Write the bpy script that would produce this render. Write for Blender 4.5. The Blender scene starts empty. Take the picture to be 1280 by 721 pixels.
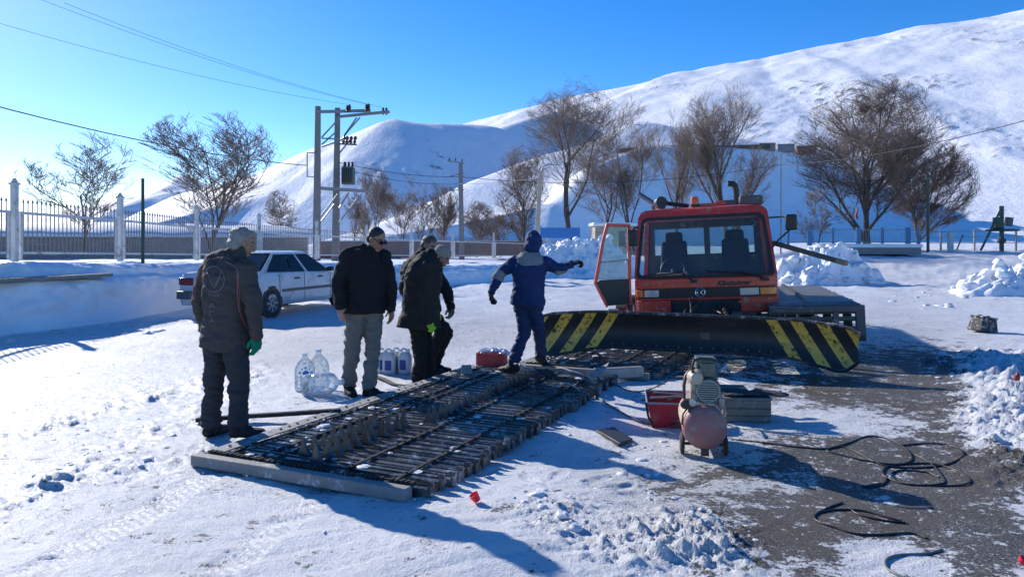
EXPOSURE = 0.78
SUN_STR = 3.6
SKY_STR, SKY_AIR, SKY_DUST, SKY_OZ = 0.112, 1.0, 0.65, 4.2
import bpy, bmesh, math, random
import numpy as np
from mathutils import Vector, Matrix, Euler
from mathutils.bvhtree import BVHTree
R = math.radians
PI = math.pi
random.seed(7)
SC = bpy.context.scene
COL = SC.collection
V = Vector

# ------------------------------------------------------------------ camera geometry (a level phone, held at eye height)
F, CX, HZ, CH = 931.0, 640.0, 300.0, 1.65

def G(px, py, z=0.0):
    y = (CH - z) * F / (py - HZ)
    return V(((px - CX) / F * y, y, z))

def W(px, py, y):
    return V(((px - CX) / F * y, y, CH - (py - HZ) * y / F))

# ------------------------------------------------------------------ vector noise
def _hash(ix, iy, iz, seed):
    h = (ix.astype(np.int64) * 374761393 + iy.astype(np.int64) * 668265263 + iz.astype(np.int64) * 2147483647 + seed * 974634777) & 0xFFFFFFFF
    h = ((h ^ (h >> 13)) * 1274126177) & 0xFFFFFFFF
    h = (h ^ (h >> 16)) & 0xFFFFFFFF
    return h

_GR = np.array([[1,1,0],[-1,1,0],[1,-1,0],[-1,-1,0],[1,0,1],[-1,0,1],[1,0,-1],[-1,0,-1],[0,1,1],[0,-1,1],[0,1,-1],[0,-1,-1],[1,1,0],[-1,1,0],[0,-1,1],[0,-1,-1]], float)

def noise3(x, y, z=0.0, seed=0):
    x, y, z = np.broadcast_arrays(np.asarray(x, float), np.asarray(y, float), np.asarray(z, float))
    x0, y0, z0 = np.floor(x), np.floor(y), np.floor(z)
    fx, fy, fz = x - x0, y - y0, z - z0
    u, v, w = [t * t * t * (t * (t * 6 - 15) + 10) for t in (fx, fy, fz)]
    def g(dx, dy, dz):
        k = _hash(x0 + dx, y0 + dy, z0 + dz, seed) & 15
        gr = _GR[k]
        return gr[..., 0] * (fx - dx) + gr[..., 1] * (fy - dy) + gr[..., 2] * (fz - dz)
    l = lambda a, b, t: a + t * (b - a)
    return l(l(l(g(0,0,0), g(1,0,0), u), l(g(0,1,0), g(1,1,0), u), v), l(l(g(0,0,1), g(1,0,1), u), l(g(0,1,1), g(1,1,1), u), v), w)

def fbm(x, y, z=0.0, oct=4, seed=0, gain=0.5):
    a, s, t = 1.0, 0.0, 1.0
    for i in range(oct):
        s = s + a * noise3(np.asarray(x) * t, np.asarray(y) * t, np.asarray(z) * t, seed + i * 13)
        a *= gain; t *= 2.03
    return s

def sstep(a, b, x):
    t = np.clip((np.asarray(x, float) - a) / (b - a), 0, 1)
    return t * t * (3 - 2 * t)

# ------------------------------------------------------------------ tags
def tag(o, label=None, cat=None, group=None, kind=None):
    if label: o['label'] = label
    if cat: o['category'] = cat
    if group: o['group'] = group
    if kind: o['kind'] = kind
    return o

def thing(name, loc=(0,0,0), rot=(0,0,0), label=None, cat=None, group=None):
    o = bpy.data.objects.new(name, None); COL.objects.link(o)
    o.empty_display_size = 0.2
    o.location = loc; o.rotation_euler = rot
    return tag(o, label, cat, group)

def copy_tree(o, parent=None):
    c = o.copy(); COL.objects.link(c)
    if parent is not None: c.parent = parent
    for ch in list(o.children): copy_tree(ch, c)
    return c

# ------------------------------------------------------------------ mesh builder
def frame_of(d):
    d = V(d).normalized()
    a = V((0,0,1)) if abs(d.z) < 0.9 else V((1,0,0))
    s = d.cross(a).normalized(); u = s.cross(d).normalized()
    return s, u, d

class MB:
    def __init__(self):
        self.v = []; self.f = []; self.m = []
    def add(self, vs, fs, mi=0):
        b = len(self.v)
        self.v.extend([tuple(p) for p in vs])
        self.f.extend([tuple(b + i for i in f) for f in fs])
        self.m.extend([mi] * len(fs))
        return self
    def box(self, c, s, rot=None, mi=0, taper=1.0):
        x, y, z = s[0]/2, s[1]/2, s[2]/2
        vs = [V((a*x*(taper if d > 0 else 1), b*y*(taper if d > 0 else 1), d*z)) for d in (-1,1) for b in (-1,1) for a in (-1,1)]
        if rot is not None:
            m = rot if isinstance(rot, Matrix) else Euler(rot).to_matrix()
            vs = [m @ p for p in vs]
        vs = [p + V(c) for p in vs]
        return self.add(vs, [(0,2,3,1),(4,5,7,6),(0,1,5,4),(2,6,7,3),(0,4,6,2),(1,3,7,5)], mi)
    def bar(self, a, b, w, h=None, up=(0,0,1), mi=0):
        a, b = V(a), V(b); h = h or w
        d = (b - a).normalized(); u = V(up)
        if abs(d.dot(u)) > 0.95: u = V((0,1,0))
        s = d.cross(u).normalized(); u = s.cross(d).normalized()
        vs = []
        for p in (a, b):
            for (i, j) in ((-1,-1),(1,-1),(1,1),(-1,1)):
                vs.append(p + s*(i*w/2) + u*(j*h/2))
        return self.add(vs, [(0,1,2,3)[::-1],(4,5,6,7),(0,1,5,4),(1,2,6,5),(2,3,7,6),(3,0,4,7)], mi)
    def tube(self, pts, r, n=8, mi=0, caps=True):
        pts = [V(p) for p in pts]
        if not isinstance(r, (list, tuple)): r = [r] * len(pts)
        vs, fs = [], []
        s = None
        for i, p in enumerate(pts):
            d = (pts[min(i+1, len(pts)-1)] - pts[max(i-1, 0)])
            if d.length < 1e-9: d = V((0,0,1))
            d.normalize()
            if s is None: s, u, _ = frame_of(d)
            else:
                s = s - d * s.dot(d)
                if s.length < 1e-6: s, u, _ = frame_of(d)
                s.normalize(); u = d.cross(s)
            u = d.cross(s)
            for k in range(n):
                a = 2*PI*k/n
                vs.append(p + (s*math.cos(a) + u*math.sin(a)) * r[i])
        for i in range(len(pts)-1):
            for k in range(n):
                k2 = (k+1) % n
                fs.append((i*n+k, i*n+k2, (i+1)*n+k2, (i+1)*n+k))
        if caps:
            fs.append(tuple(range(n))[::-1]); fs.append(tuple((len(pts)-1)*n + k for k in range(n)))
        return self.add(vs, fs, mi)
    def cyl(self, a, b, r, r2=None, n=16, mi=0):
        return self.tube([a, b], [r, r if r2 is None else r2], n, mi)
    def lathe(self, o, axis, prof, n=24, mi=0):
        """prof = [(t along axis, radius)]"""
        o = V(o); s, u, d = frame_of(axis)
        vs, fs = [], []
        for (t, r) in prof:
            for k in range(n):
                a = 2*PI*k/n
                vs.append(o + d*t + (s*math.cos(a) + u*math.sin(a))*max(r, 1e-4))
        m = len(prof)
        for i in range(m-1):
            for k in range(n):
                k2 = (k+1) % n
                fs.append((i*n+k, i*n+k2, (i+1)*n+k2, (i+1)*n+k))
        fs.append(tuple(range(n))[::-1]); fs.append(tuple((m-1)*n+k for k in range(n)))
        return self.add(vs, fs, mi)
    def ell(self, c, r, rot=None, nu=16, nv=10, mi=0):
        vs, fs = [], []
        m = rot if rot is not None else Matrix.Identity(3)
        if isinstance(r, (int, float)): r = (r, r, r)
        vs.append(V(c) + m @ V((0,0,-r[2])))
        for j in range(1, nv):
            t = -PI/2 + PI*j/nv
            for i in range(nu):
                a = 2*PI*i/nu
                vs.append(V(c) + m @ V((r[0]*math.cos(t)*math.cos(a), r[1]*math.cos(t)*math.sin(a), r[2]*math.sin(t))))
        vs.append(V(c) + m @ V((0,0,r[2])))
        for i in range(nu): fs.append((0, 1+(i+1)%nu, 1+i))
        for j in range(nv-2):
            for i in range(nu):
                i2 = (i+1) % nu
                fs.append((1+j*nu+i, 1+j*nu+i2, 1+(j+1)*nu+i2, 1+(j+1)*nu+i))
        e = len(vs)-1
        for i in range(nu): fs.append((e, 1+(nv-2)*nu+i, 1+(nv-2)*nu+(i+1)%nu))
        return self.add(vs, fs, mi)
    def cap(self, a, b, ra, rb, n=12, mi=0):
        """a tapered capsule"""
        a, b = V(a), V(b); d = b - a; L = d.length
        if L < 1e-6: return self.ell(a, max(ra, rb), None, n, 8, mi)
        d.normalize()
        pts, rs = [], []
        for k in range(0, 5):
            t = PI/2 * (1 - k/4); pts.append(a - d*(ra*math.sin(t))); rs.append(max(ra*math.cos(t), 1e-3))
        for k in range(0, 5):
            t = PI/2 * k/4; pts.append(b + d*(rb*math.sin(t))); rs.append(max(rb*math.cos(t), 1e-3))
        return self.tube(pts, rs, n, mi)
    def loft(self, secs, closed=True, caps=True, mi=0):
        n = len(secs[0]); vs = []; fs = []
        for s in secs: vs.extend(s)
        for i in range(len(secs)-1):
            for k in range(n if closed else n-1):
                k2 = (k+1) % n
                fs.append((i*n+k, i*n+k2, (i+1)*n+k2, (i+1)*n+k))
        if caps and closed:
            fs.append(tuple(range(n))[::-1]); fs.append(tuple((len(secs)-1)*n+k for k in range(n)))
        return self.add(vs, fs, mi)
    def prism(self, poly, d, mi=0):
        """poly: 3-D outline, d: extrusion vector"""
        n = len(poly); d = V(d)
        vs = [V(p) for p in poly] + [V(p) + d for p in poly]
        fs = [tuple(range(n))[::-1], tuple(range(n, 2*n))] + [(k, (k+1)%n, n+(k+1)%n, n+k) for k in range(n)]
        return self.add(vs, fs, mi)
    def build(self, name, mat=None, parent=None, smooth=35, bevel=0, loc=None, rot=None, seg=2, fixn=True):
        me = bpy.data.meshes.new(name)
        me.from_pydata(self.v, [], self.f)
        mats = mat if isinstance(mat, (list, tuple)) else [mat]
        for m in mats:
            if m is not None: me.materials.append(m)
        if len(mats) > 1: me.polygons.foreach_set('material_index', self.m)
        if fixn:
            bm = bmesh.new(); bm.from_mesh(me); bmesh.ops.recalc_face_normals(bm, faces=bm.faces); bm.to_mesh(me); bm.free()
        me.update()
        if smooth:
            me.polygons.foreach_set('use_smooth', [True]*len(me.polygons))
            me.set_sharp_from_angle(angle=R(smooth))
        o = bpy.data.objects.new(name, me); COL.objects.link(o)
        if parent is not None: o.parent = parent
        if loc is not None: o.location = loc
        if rot is not None: o.rotation_euler = rot
        if bevel:
            b = o.modifiers.new('bevel', 'BEVEL'); b.width = bevel; b.segments = seg; b.limit_method = 'ANGLE'; b.angle_limit = R(40)
            b.harden_normals = False
        return o

def np_mesh(name, verts, faces, mat=None, parent=None, smooth=True):
    """big meshes straight from arrays; faces (n,4) or (n,3)"""
    me = bpy.data.meshes.new(name)
    verts = np.asarray(verts, np.float32); faces = np.asarray(faces, np.int32)
    k = faces.shape[1]
    me.vertices.add(len(verts)); me.vertices.foreach_set('co', verts.ravel())
    me.loops.add(faces.size); me.loops.foreach_set('vertex_index', faces.ravel())
    me.polygons.add(len(faces)); me.polygons.foreach_set('loop_start', np.arange(0, faces.size, k, dtype=np.int32))
    me.polygons.foreach_set('loop_total', np.full(len(faces), k, np.int32))
    me.update(calc_edges=True); me.validate()
    if smooth: me.polygons.foreach_set('use_smooth', [True]*len(me.polygons))
    if mat: me.materials.append(mat)
    o = bpy.data.objects.new(name, me); COL.objects.link(o)
    if parent is not None: o.parent = parent
    return o

def grid_faces(nr, nc):
    i = np.arange(nr-1)[:, None]*nc + np.arange(nc-1)[None, :]
    i = i.ravel()
    return np.stack([i, i+1, i+nc+1, i+nc], 1)

# ------------------------------------------------------------------ organic meshes: many shells fused into one skin
def fuse(mb, name, mat, parent, voxel=0.012, smooth_it=4, folds=None, floor=None, paint=None, fac=0.5):
    tmp_me = bpy.data.meshes.new('tmp'); tmp_me.from_pydata(mb.v, [], mb.f)
    bm = bmesh.new(); bm.from_mesh(tmp_me); bmesh.ops.recalc_face_normals(bm, faces=bm.faces); bm.to_mesh(tmp_me); bm.free()
    tmp = bpy.data.objects.new('tmp', tmp_me); COL.objects.link(tmp)
    m = tmp.modifiers.new('r', 'REMESH'); m.mode = 'VOXEL'; m.voxel_size = voxel
    if smooth_it:
        s = tmp.modifiers.new('s', 'SMOOTH'); s.iterations = smooth_it; s.factor = fac
    dg = bpy.context.evaluated_depsgraph_get()
    me = bpy.data.meshes.new_from_object(tmp.evaluated_get(dg))
    bpy.data.objects.remove(tmp); bpy.data.meshes.remove(tmp_me)
    me.name = name
    n = len(me.vertices)
    co = np.empty(n*3, np.float32); me.vertices.foreach_get('co', co); co = co.reshape(-1, 3).astype(float)
    if folds:
        nr = np.empty(n*3, np.float32); me.vertices.foreach_get('normal', nr); nr = nr.reshape(-1, 3)
        d = folds(co)
        co = co + nr * d[:, None]
    if floor is not None: co[:, 2] = np.maximum(co[:, 2], floor)
    me.vertices.foreach_set('co', co.astype(np.float32).ravel())
    me.materials.clear()
    for mm in (mat if isinstance(mat, (list, tuple)) else [mat]): me.materials.append(mm)
    if paint:
        c = np.empty(len(me.polygons)*3, np.float32); me.polygons.foreach_get('center', c)
        me.polygons.foreach_set('material_index', paint(c.reshape(-1, 3)).astype(np.int32))
    me.polygons.foreach_set('use_smooth', [True]*len(me.polygons))
    me.update()
    o = bpy.data.objects.new(name, me); COL.objects.link(o)
    if parent is not None: o.parent = parent
    return o

def text_mesh(body, size, name, mat, parent, loc, rot, shear=0.0, depth=0.003, align='CENTER', bold=0.0):
    cu = bpy.data.curves.new('txt', 'FONT'); cu.body = body; cu.size = size; cu.shear = shear; cu.extrude = depth; cu.offset = bold
    cu.align_x = align; cu.align_y = 'CENTER'
    t = bpy.data.objects.new('txt', cu); COL.objects.link(t)
    dg = bpy.context.evaluated_depsgraph_get()
    me = bpy.data.meshes.new_from_object(t.evaluated_get(dg))
    bpy.data.objects.remove(t); bpy.data.curves.remove(cu)
    me.materials.clear(); me.materials.append(mat)
    o = bpy.data.objects.new(name, me); COL.objects.link(o); o.parent = parent; o.location = loc; o.rotation_euler = rot
    return o

# ------------------------------------------------------------------ materials
def nt(m):
    m.use_nodes = True; t = m.node_tree
    return t, t.nodes, t.links

def mat(name, col, rough=0.6, metal=0.0, col2=None, scale=6.0, contrast=0.5, bump=0.0, bscale=40.0, spec=0.5, dirt=None, dirt_amt=0.0, dirt_scale=5.0,
        coat=0.0, alpha=None, rvar=0.0, stretch=None):
    m = bpy.data.materials.new(name); t, N, L = nt(m)
    b = N['Principled BSDF']
    b.inputs['Base Color'].default_value = (*col, 1); b.inputs['Roughness'].default_value = rough
    b.inputs['Metallic'].default_value = metal; b.inputs['Specular IOR Level'].default_value = spec
    b.inputs['Coat Weight'].default_value = coat
    tc = N.new('ShaderNodeTexCoord'); src = tc.outputs['Object']
    if stretch:
        mp = N.new('ShaderNodeMapping'); mp.inputs['Scale'].default_value = stretch; L.new(src, mp.inputs['Vector']); src = mp.outputs['Vector']
    out = None
    if col2 is not None:
        n = N.new('ShaderNodeTexNoise'); n.inputs['Scale'].default_value = scale; n.inputs['Detail'].default_value = 6; n.inputs['Roughness'].default_value = 0.65
        L.new(src, n.inputs['Vector'])
        r = N.new('ShaderNodeMapRange'); r.inputs['From Min'].default_value = 0.5 - contrast/2; r.inputs['From Max'].default_value = 0.5 + contrast/2
        L.new(n.outputs['Fac'], r.inputs['Value'])
        x = N.new('ShaderNodeMix'); x.data_type = 'RGBA'
        x.inputs[6].default_value = (*col, 1); x.inputs[7].default_value = (*col2, 1)
        L.new(r.outputs['Result'], x.inputs[0]); out = x.outputs[2]
        if rvar:
            rr = N.new('ShaderNodeMapRange'); rr.inputs['To Min'].default_value = rough - rvar; rr.inputs['To Max'].default_value = rough + rvar
            L.new(r.outputs['Result'], rr.inputs['Value']); L.new(rr.outputs['Result'], b.inputs['Roughness'])
    if dirt is not None:
        n = N.new('ShaderNodeTexNoise'); n.inputs['Scale'].default_value = dirt_scale; n.inputs['Detail'].default_value = 8; n.inputs['Roughness'].default_value = 0.75
        L.new(tc.outputs['Object'], n.inputs['Vector'])
        r = N.new('ShaderNodeMapRange'); r.inputs['From Min'].default_value = 0.62 - dirt_amt*0.3; r.inputs['From Max'].default_value = 0.70 - dirt_amt*0.2
        L.new(n.outputs['Fac'], r.inputs['Value'])
        x = N.new('ShaderNodeMix'); x.data_type = 'RGBA'; x.inputs[7].default_value = (*dirt, 1)
        if out is not None: L.new(out, x.inputs[6])
        else: x.inputs[6].default_value = (*col, 1)
        L.new(r.outputs['Result'], x.inputs[0]); out = x.outputs[2]
    if out is not None: L.new(out, b.inputs['Base Color'])
    if bump:
        n = N.new('ShaderNodeTexNoise'); n.inputs['Scale'].default_value = bscale; n.inputs['Detail'].default_value = 5
        L.new(src, n.inputs['Vector'])
        bu = N.new('ShaderNodeBump'); bu.inputs['Strength'].default_value = bump; bu.inputs['Distance'].default_value = 0.02
        L.new(n.outputs['Fac'], bu.inputs['Height']); L.new(bu.outputs['Normal'], b.inputs['Normal'])
    return m

def glass_mat(name, tint=(0.75, 0.82, 0.82), rough=0.03, dust=0.06, dust_col=(0.7,0.7,0.68), spec_scale=90, fres=1.45, gloss=1.0):
    m = bpy.data.materials.new(name); t, N, L = nt(m)
    for n in list(N):
        if n.type == 'BSDF_PRINCIPLED': N.remove(n)
    out = N['Material Output']
    tr = N.new('ShaderNodeBsdfTransparent'); tr.inputs['Color'].default_value = (*tint, 1)
    gl = N.new('ShaderNodeBsdfGlossy'); gl.inputs['Roughness'].default_value = rough; gl.inputs['Color'].default_value = (gloss, gloss, gloss, 1)
    fr = N.new('ShaderNodeFresnel'); fr.inputs['IOR'].default_value = fres
    mx = N.new('ShaderNodeMixShader'); L.new(fr.outputs[0], mx.inputs[0]); L.new(tr.outputs[0], mx.inputs[1]); L.new(gl.outputs[0], mx.inputs[2])
    df = N.new('ShaderNodeBsdfDiffuse'); df.inputs['Color'].default_value = (*dust_col, 1)
    tc = N.new('ShaderNodeTexCoord'); n1 = N.new('ShaderNodeTexNoise'); n1.inputs['Scale'].default_value = spec_scale; n1.inputs['Detail'].default_value = 3
    L.new(tc.outputs['Object'], n1.inputs['Vector'])
    r = N.new('ShaderNodeMapRange'); r.inputs['From Min'].default_value = 0.5; r.inputs['From Max'].default_value = 0.75
    r.inputs['To Min'].default_value = dust*0.4; r.inputs['To Max'].default_value = dust*3
    L.new(n1.outputs['Fac'], r.inputs['Value'])
    m2 = N.new('ShaderNodeMixShader'); L.new(r.outputs['Result'], m2.inputs[0]); L.new(mx.outputs[0], m2.inputs[1]); L.new(df.outputs[0], m2.inputs[2])
    L.new(m2.outputs[0], out.inputs['Surface'])
    return m
# ================================================================== light, sky, camera
SUN_AZ, SUN_EL = -43.0, 25.5     # degrees left of straight ahead, above the horizon
SC.view_settings.view_transform = 'Standard'; SC.view_settings.look = 'None'
SC.view_settings.exposure = EXPOSURE; SC.view_settings.gamma = 1.0; SC.view_settings.use_curve_mapping = False
w = bpy.data.worlds.new('World'); SC.world = w; w.use_nodes = True
t = w.node_tree; N, L = t.nodes, t.links
bg = N['Background']; bg.inputs['Strength'].default_value = SKY_STR
sky = N.new('ShaderNodeTexSky'); sky.sky_type = 'NISHITA'; sky.sun_disc = False
sky.sun_elevation = R(SUN_EL); sky.sun_rotation = R(SUN_AZ); sky.altitude = 2000; sky.air_density = SKY_AIR; sky.dust_density = SKY_DUST; sky.ozone_density = SKY_OZ
hsv = N.new('ShaderNodeHueSaturation'); hsv.inputs['Saturation'].default_value = 1.30; hsv.inputs['Hue'].default_value = 0.508; L.new(sky.outputs[0], hsv.inputs['Color']); L.new(hsv.outputs[0], bg.inputs['Color'])
S = V((math.sin(R(SUN_AZ))*math.cos(R(SUN_EL)), math.cos(R(SUN_AZ))*math.cos(R(SUN_EL)), math.sin(R(SUN_EL))))
sl = bpy.data.lights.new('sun', 'SUN'); sl.energy = SUN_STR; sl.angle = R(0.5); sl.color = (1.0, 0.95, 0.88)
so = bpy.data.objects.new('sun', sl); COL.objects.link(so); so.rotation_euler = S.to_track_quat('Z', 'Y').to_euler(); so.location = S*50
cam = bpy.data.cameras.new('camera'); cam.sensor_width = 36; cam.lens = 36*F/1280; cam.shift_y = -(360.5-HZ)/1280
cam.clip_start = 0.1; cam.clip_end = 6000
co_ = bpy.data.objects.new('camera', cam); COL.objects.link(co_); co_.location = (0, 0, CH); co_.rotation_euler = (R(90), 0, 0)
SC.camera = co_
SC.render.engine = 'CYCLES'
SC.cycles.max_bounces = 6; SC.cycles.transparent_max_bounces = 12
SC.cycles.sample_clamp_indirect = 6

# ================================================================== snow materials
def snow_mat(name, col=(0.83, 0.85, 0.88), shade2=(0.74, 0.76, 0.79), big=1.2, bump=0.35, fine=60, dirt=0.0, dist=0.03, mid=9):
    m = bpy.data.materials.new(name); t, N, L = nt(m); b = N['Principled BSDF']
    b.inputs['Roughness'].default_value = 0.55; b.inputs['Specular IOR Level'].default_value = 0.3
    tc = N.new('ShaderNodeTexCoord')
    n = N.new('ShaderNodeTexNoise'); n.inputs['Scale'].default_value = big; n.inputs['Detail'].default_value = 7; n.inputs['Roughness'].default_value = 0.6
    L.new(tc.outputs['Object'], n.inputs['Vector'])
    x = N.new('ShaderNodeMix'); x.data_type = 'RGBA'; x.inputs[6].default_value = (*col, 1); x.inputs[7].default_value = (*shade2, 1)
    r = N.new('ShaderNodeMapRange'); r.inputs['From Min'].default_value = 0.42; r.inputs['From Max'].default_value = 0.68
    L.new(n.outputs['Fac'], r.inputs['Value']); L.new(r.outputs['Result'], x.inputs[0]); out = x.outputs[2]
    if dirt:
        n3 = N.new('ShaderNodeTexNoise'); n3.inputs['Scale'].default_value = 14; n3.inputs['Detail'].default_value = 8; n3.inputs['Roughness'].default_value = 0.8
        L.new(tc.outputs['Object'], n3.inputs['Vector'])
        r3 = N.new('ShaderNodeMapRange'); r3.inputs['From Min'].default_value = 0.52; r3.inputs['From Max'].default_value = 0.7; r3.inputs['To Max'].default_value = dirt
        L.new(n3.outputs['Fac'], r3.inputs['Value'])
        x3 = N.new('ShaderNodeMix'); x3.data_type = 'RGBA'; x3.inputs[7].default_value = (0.33, 0.31, 0.28, 1)
        L.new(out, x3.inputs[6]); L.new(r3.outputs['Result'], x3.inputs[0]); out = x3.outputs[2]
    L.new(out, b.inputs['Base Color'])
    n1 = N.new('ShaderNodeTexNoise'); n1.inputs['Scale'].default_value = mid; n1.inputs['Detail'].default_value = 8; n1.inputs['Roughness'].default_value = 0.62
    L.new(tc.outputs['Object'], n1.inputs['Vector'])
    n2 = N.new('ShaderNodeTexNoise'); n2.inputs['Scale'].default_value = fine; n2.inputs['Detail'].default_value = 3
    L.new(tc.outputs['Object'], n2.inputs['Vector'])
    a = N.new('ShaderNodeMath'); a.operation = 'MULTIPLY_ADD'; a.inputs[1].default_value = 0.25
    L.new(n2.outputs['Fac'], a.inputs[0]); L.new(n1.outputs['Fac'], a.inputs[2])
    bu = N.new('ShaderNodeBump'); bu.inputs['Strength'].default_value = bump; bu.inputs['Distance'].default_value = dist
    L.new(a.outputs[0], bu.inputs['Height']); L.new(bu.outputs['Normal'], b.inputs['Normal'])
    return m

M_SNOW = snow_mat('snow'); M_PILE = snow_mat('snow_piled', bump=0.6, fine=40, dirt=0.25)
M_SLUSH = snow_mat('snow_slush', col=(0.76, 0.77, 0.78), shade2=(0.55, 0.55, 0.54), bump=0.7, fine=70, dirt=0.5)

def ground_mat():
    """trodden snow over asphalt: the vertex attribute bare says how far it has melted through, with shade painted in under the blade"""
    m = bpy.data.materials.new('trodden_snow_on_asphalt'); t, N, L = nt(m); b = N['Principled BSDF']
    tc = N.new('ShaderNodeTexCoord'); P = tc.outputs['Object']
    def noise(s, d=6, r=0.6):
        n = N.new('ShaderNodeTexNoise'); n.inputs['Scale'].default_value = s; n.inputs['Detail'].default_value = d; n.inputs['Roughness'].default_value = r
        L.new(P, n.inputs['Vector']); return n.outputs['Fac']
    def rng(v, a, b_, c=0.0, d=1.0):
        r = N.new('ShaderNodeMapRange'); r.inputs['From Min'].default_value = a; r.inputs['From Max'].default_value = b_; r.inputs['To Min'].default_value = c; r.inputs['To Max'].default_value = d
        L.new(v, r.inputs['Value']); return r.outputs['Result']
    def mth(op, a, b_):
        q = N.new('ShaderNodeMath'); q.operation = op
        for i, v in enumerate((a, b_)):
            if isinstance(v, (int, float)): q.inputs[i].default_value = v
            else: L.new(v, q.inputs[i])
        return q.outputs[0]
    def mix(f, c1, c2):
        x = N.new('ShaderNodeMix'); x.data_type = 'RGBA'
        for i, v in ((0, f), (6, c1), (7, c2)):
            if isinstance(v, tuple): x.inputs[i].default_value = (*v, 1)
            else: L.new(v, x.inputs[i])
        return x.outputs[2]
    at = N.new('ShaderNodeAttribute'); at.attribute_name = 'bare'; bare = at.outputs['Fac']
    at2 = N.new('ShaderNodeAttribute'); at2.attribute_name = 'dirty'; dirty = at2.outputs['Fac']
    n_mid = noise(3.5, 9, 0.72); n_fine = rng(noise(30, 6, 0.8), .25, .75); n_grit = rng(noise(95, 4, 0.85), .25, .75); n_mid = rng(n_mid, .22, .78)
    k = mth('ADD', mth('MINIMUM', bare, .86), mth('MULTIPLY', mth('SUBTRACT', n_mid, 0.5), 1.6))
    k = mth('ADD', k, mth('MULTIPLY', mth('SUBTRACT', rng(noise(9, 5, .7), .25, .75), 0.5), 0.9))
    k = mth('ADD', k, mth('MULTIPLY', mth('SUBTRACT', n_fine, 0.5), 1.2))
    k = mth('ADD', k, mth('MULTIPLY', mth('SUBTRACT', n_grit, 0.5), 0.35))
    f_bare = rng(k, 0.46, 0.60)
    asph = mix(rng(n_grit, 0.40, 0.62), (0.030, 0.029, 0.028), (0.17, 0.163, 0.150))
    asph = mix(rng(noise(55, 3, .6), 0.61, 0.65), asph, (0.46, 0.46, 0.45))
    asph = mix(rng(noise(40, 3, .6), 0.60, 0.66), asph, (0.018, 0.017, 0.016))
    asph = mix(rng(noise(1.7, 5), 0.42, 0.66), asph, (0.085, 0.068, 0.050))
    sn = mix(rng(noise(1.1, 7), 0.42, 0.68), (0.78, 0.79, 0.80), (0.68, 0.69, 0.70))
    dk = mth('ADD', mth('MULTIPLY', dirty, 1.0), mth('MULTIPLY', mth('SUBTRACT', n_fine, 0.5), 1.1))
    sn = mix(rng(dk, 0.3, 0.85, 0.0, 0.8), sn, (0.40, 0.40, 0.39))
    gr = rng(n_grit, 0.62, 0.74, 0, 0.4)
    sn = mix(mth('MULTIPLY', gr, rng(dirty, 0.05, 0.5)), sn, (0.18, 0.17, 0.16))
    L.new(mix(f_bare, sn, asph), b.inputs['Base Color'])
    L.new(rng(f_bare, 0, 1, 0.42, 0.60), b.inputs['Roughness'])
    b.inputs['Specular IOR Level'].default_value = 0.3
    # relief: the snow lies over the asphalt, plus trodden texture
    h = mth('MULTIPLY', f_bare, -0.9)
    h = mth('ADD', h, mth('MULTIPLY', noise(16, 8, 0.65), 1.3))
    h = mth('ADD', h, mth('MULTIPLY', n_fine, 0.75)); h = mth('ADD', h, mth('MULTIPLY', n_grit, 0.35)); h = mth('ADD', h, mth('MULTIPLY', noise(75, 2, .6), .8))
    bu = N.new('ShaderNodeBump'); bu.inputs['Strength'].default_value = 0.75; bu.inputs['Distance'].default_value = 0.02
    L.new(h, bu.inputs['Height']); L.new(bu.outputs['Normal'], b.inputs['Normal'])
    return m

# ================================================================== the ground sheet
def blob(px, py, c):
    s = 0
    for (x, y, rx, ry, a) in c:
        s = s + a*np.exp(-(((px-x)/rx)**2 + ((py-y)/ry)**2))
    return s

BARE_AND_SHADE = [(870,452,110,18,.7),(1000,600,110,40,.45),(930,655,90,40,.42),(1150,640,130,60,.45),(1080,470,120,30,.4),(1120,585,120,50,1.0),(1000,690,85,40,.75),(1235,690,90,45,.85),(1050,492,80,22,.75),(1180,510,60,35,.8),(1130,455,90,32,.7),(905,588,90,16,.40),  # first blob: dark wet ground, plus shade painted over sunlit patches under the blade
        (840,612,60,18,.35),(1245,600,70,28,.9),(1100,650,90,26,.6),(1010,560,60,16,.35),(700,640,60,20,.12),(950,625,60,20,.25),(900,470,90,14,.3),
        (1030,528,70,13,-.55),(985,602,95,17,-.5),(1095,688,55,20,-.75),(1150,705,50,16,-.5),(1262,515,55,45,-1.3),(1120,545,26,12,-.35),(830,680,90,35,-.5),
        (1040,640,50,10,-.3),(1230,630,70,10,-.35)]
DIRTY = [(430,425,240,32,.62),(560,400,160,30,.35),(330,455,130,22,.35),(840,385,200,14,.3),(560,470,100,20,.35),(900,560,160,60,.40),(820,640,120,50,.40),(720,600,80,50,.15),(1100,420,160,40,.35),(1150,400,120,20,.2),
         (640,365,160,8,.18),(1000,640,160,90,.4),(60,470,120,20,.12),(700,430,120,30,.25),(1120,375,150,10,.15)]

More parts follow.
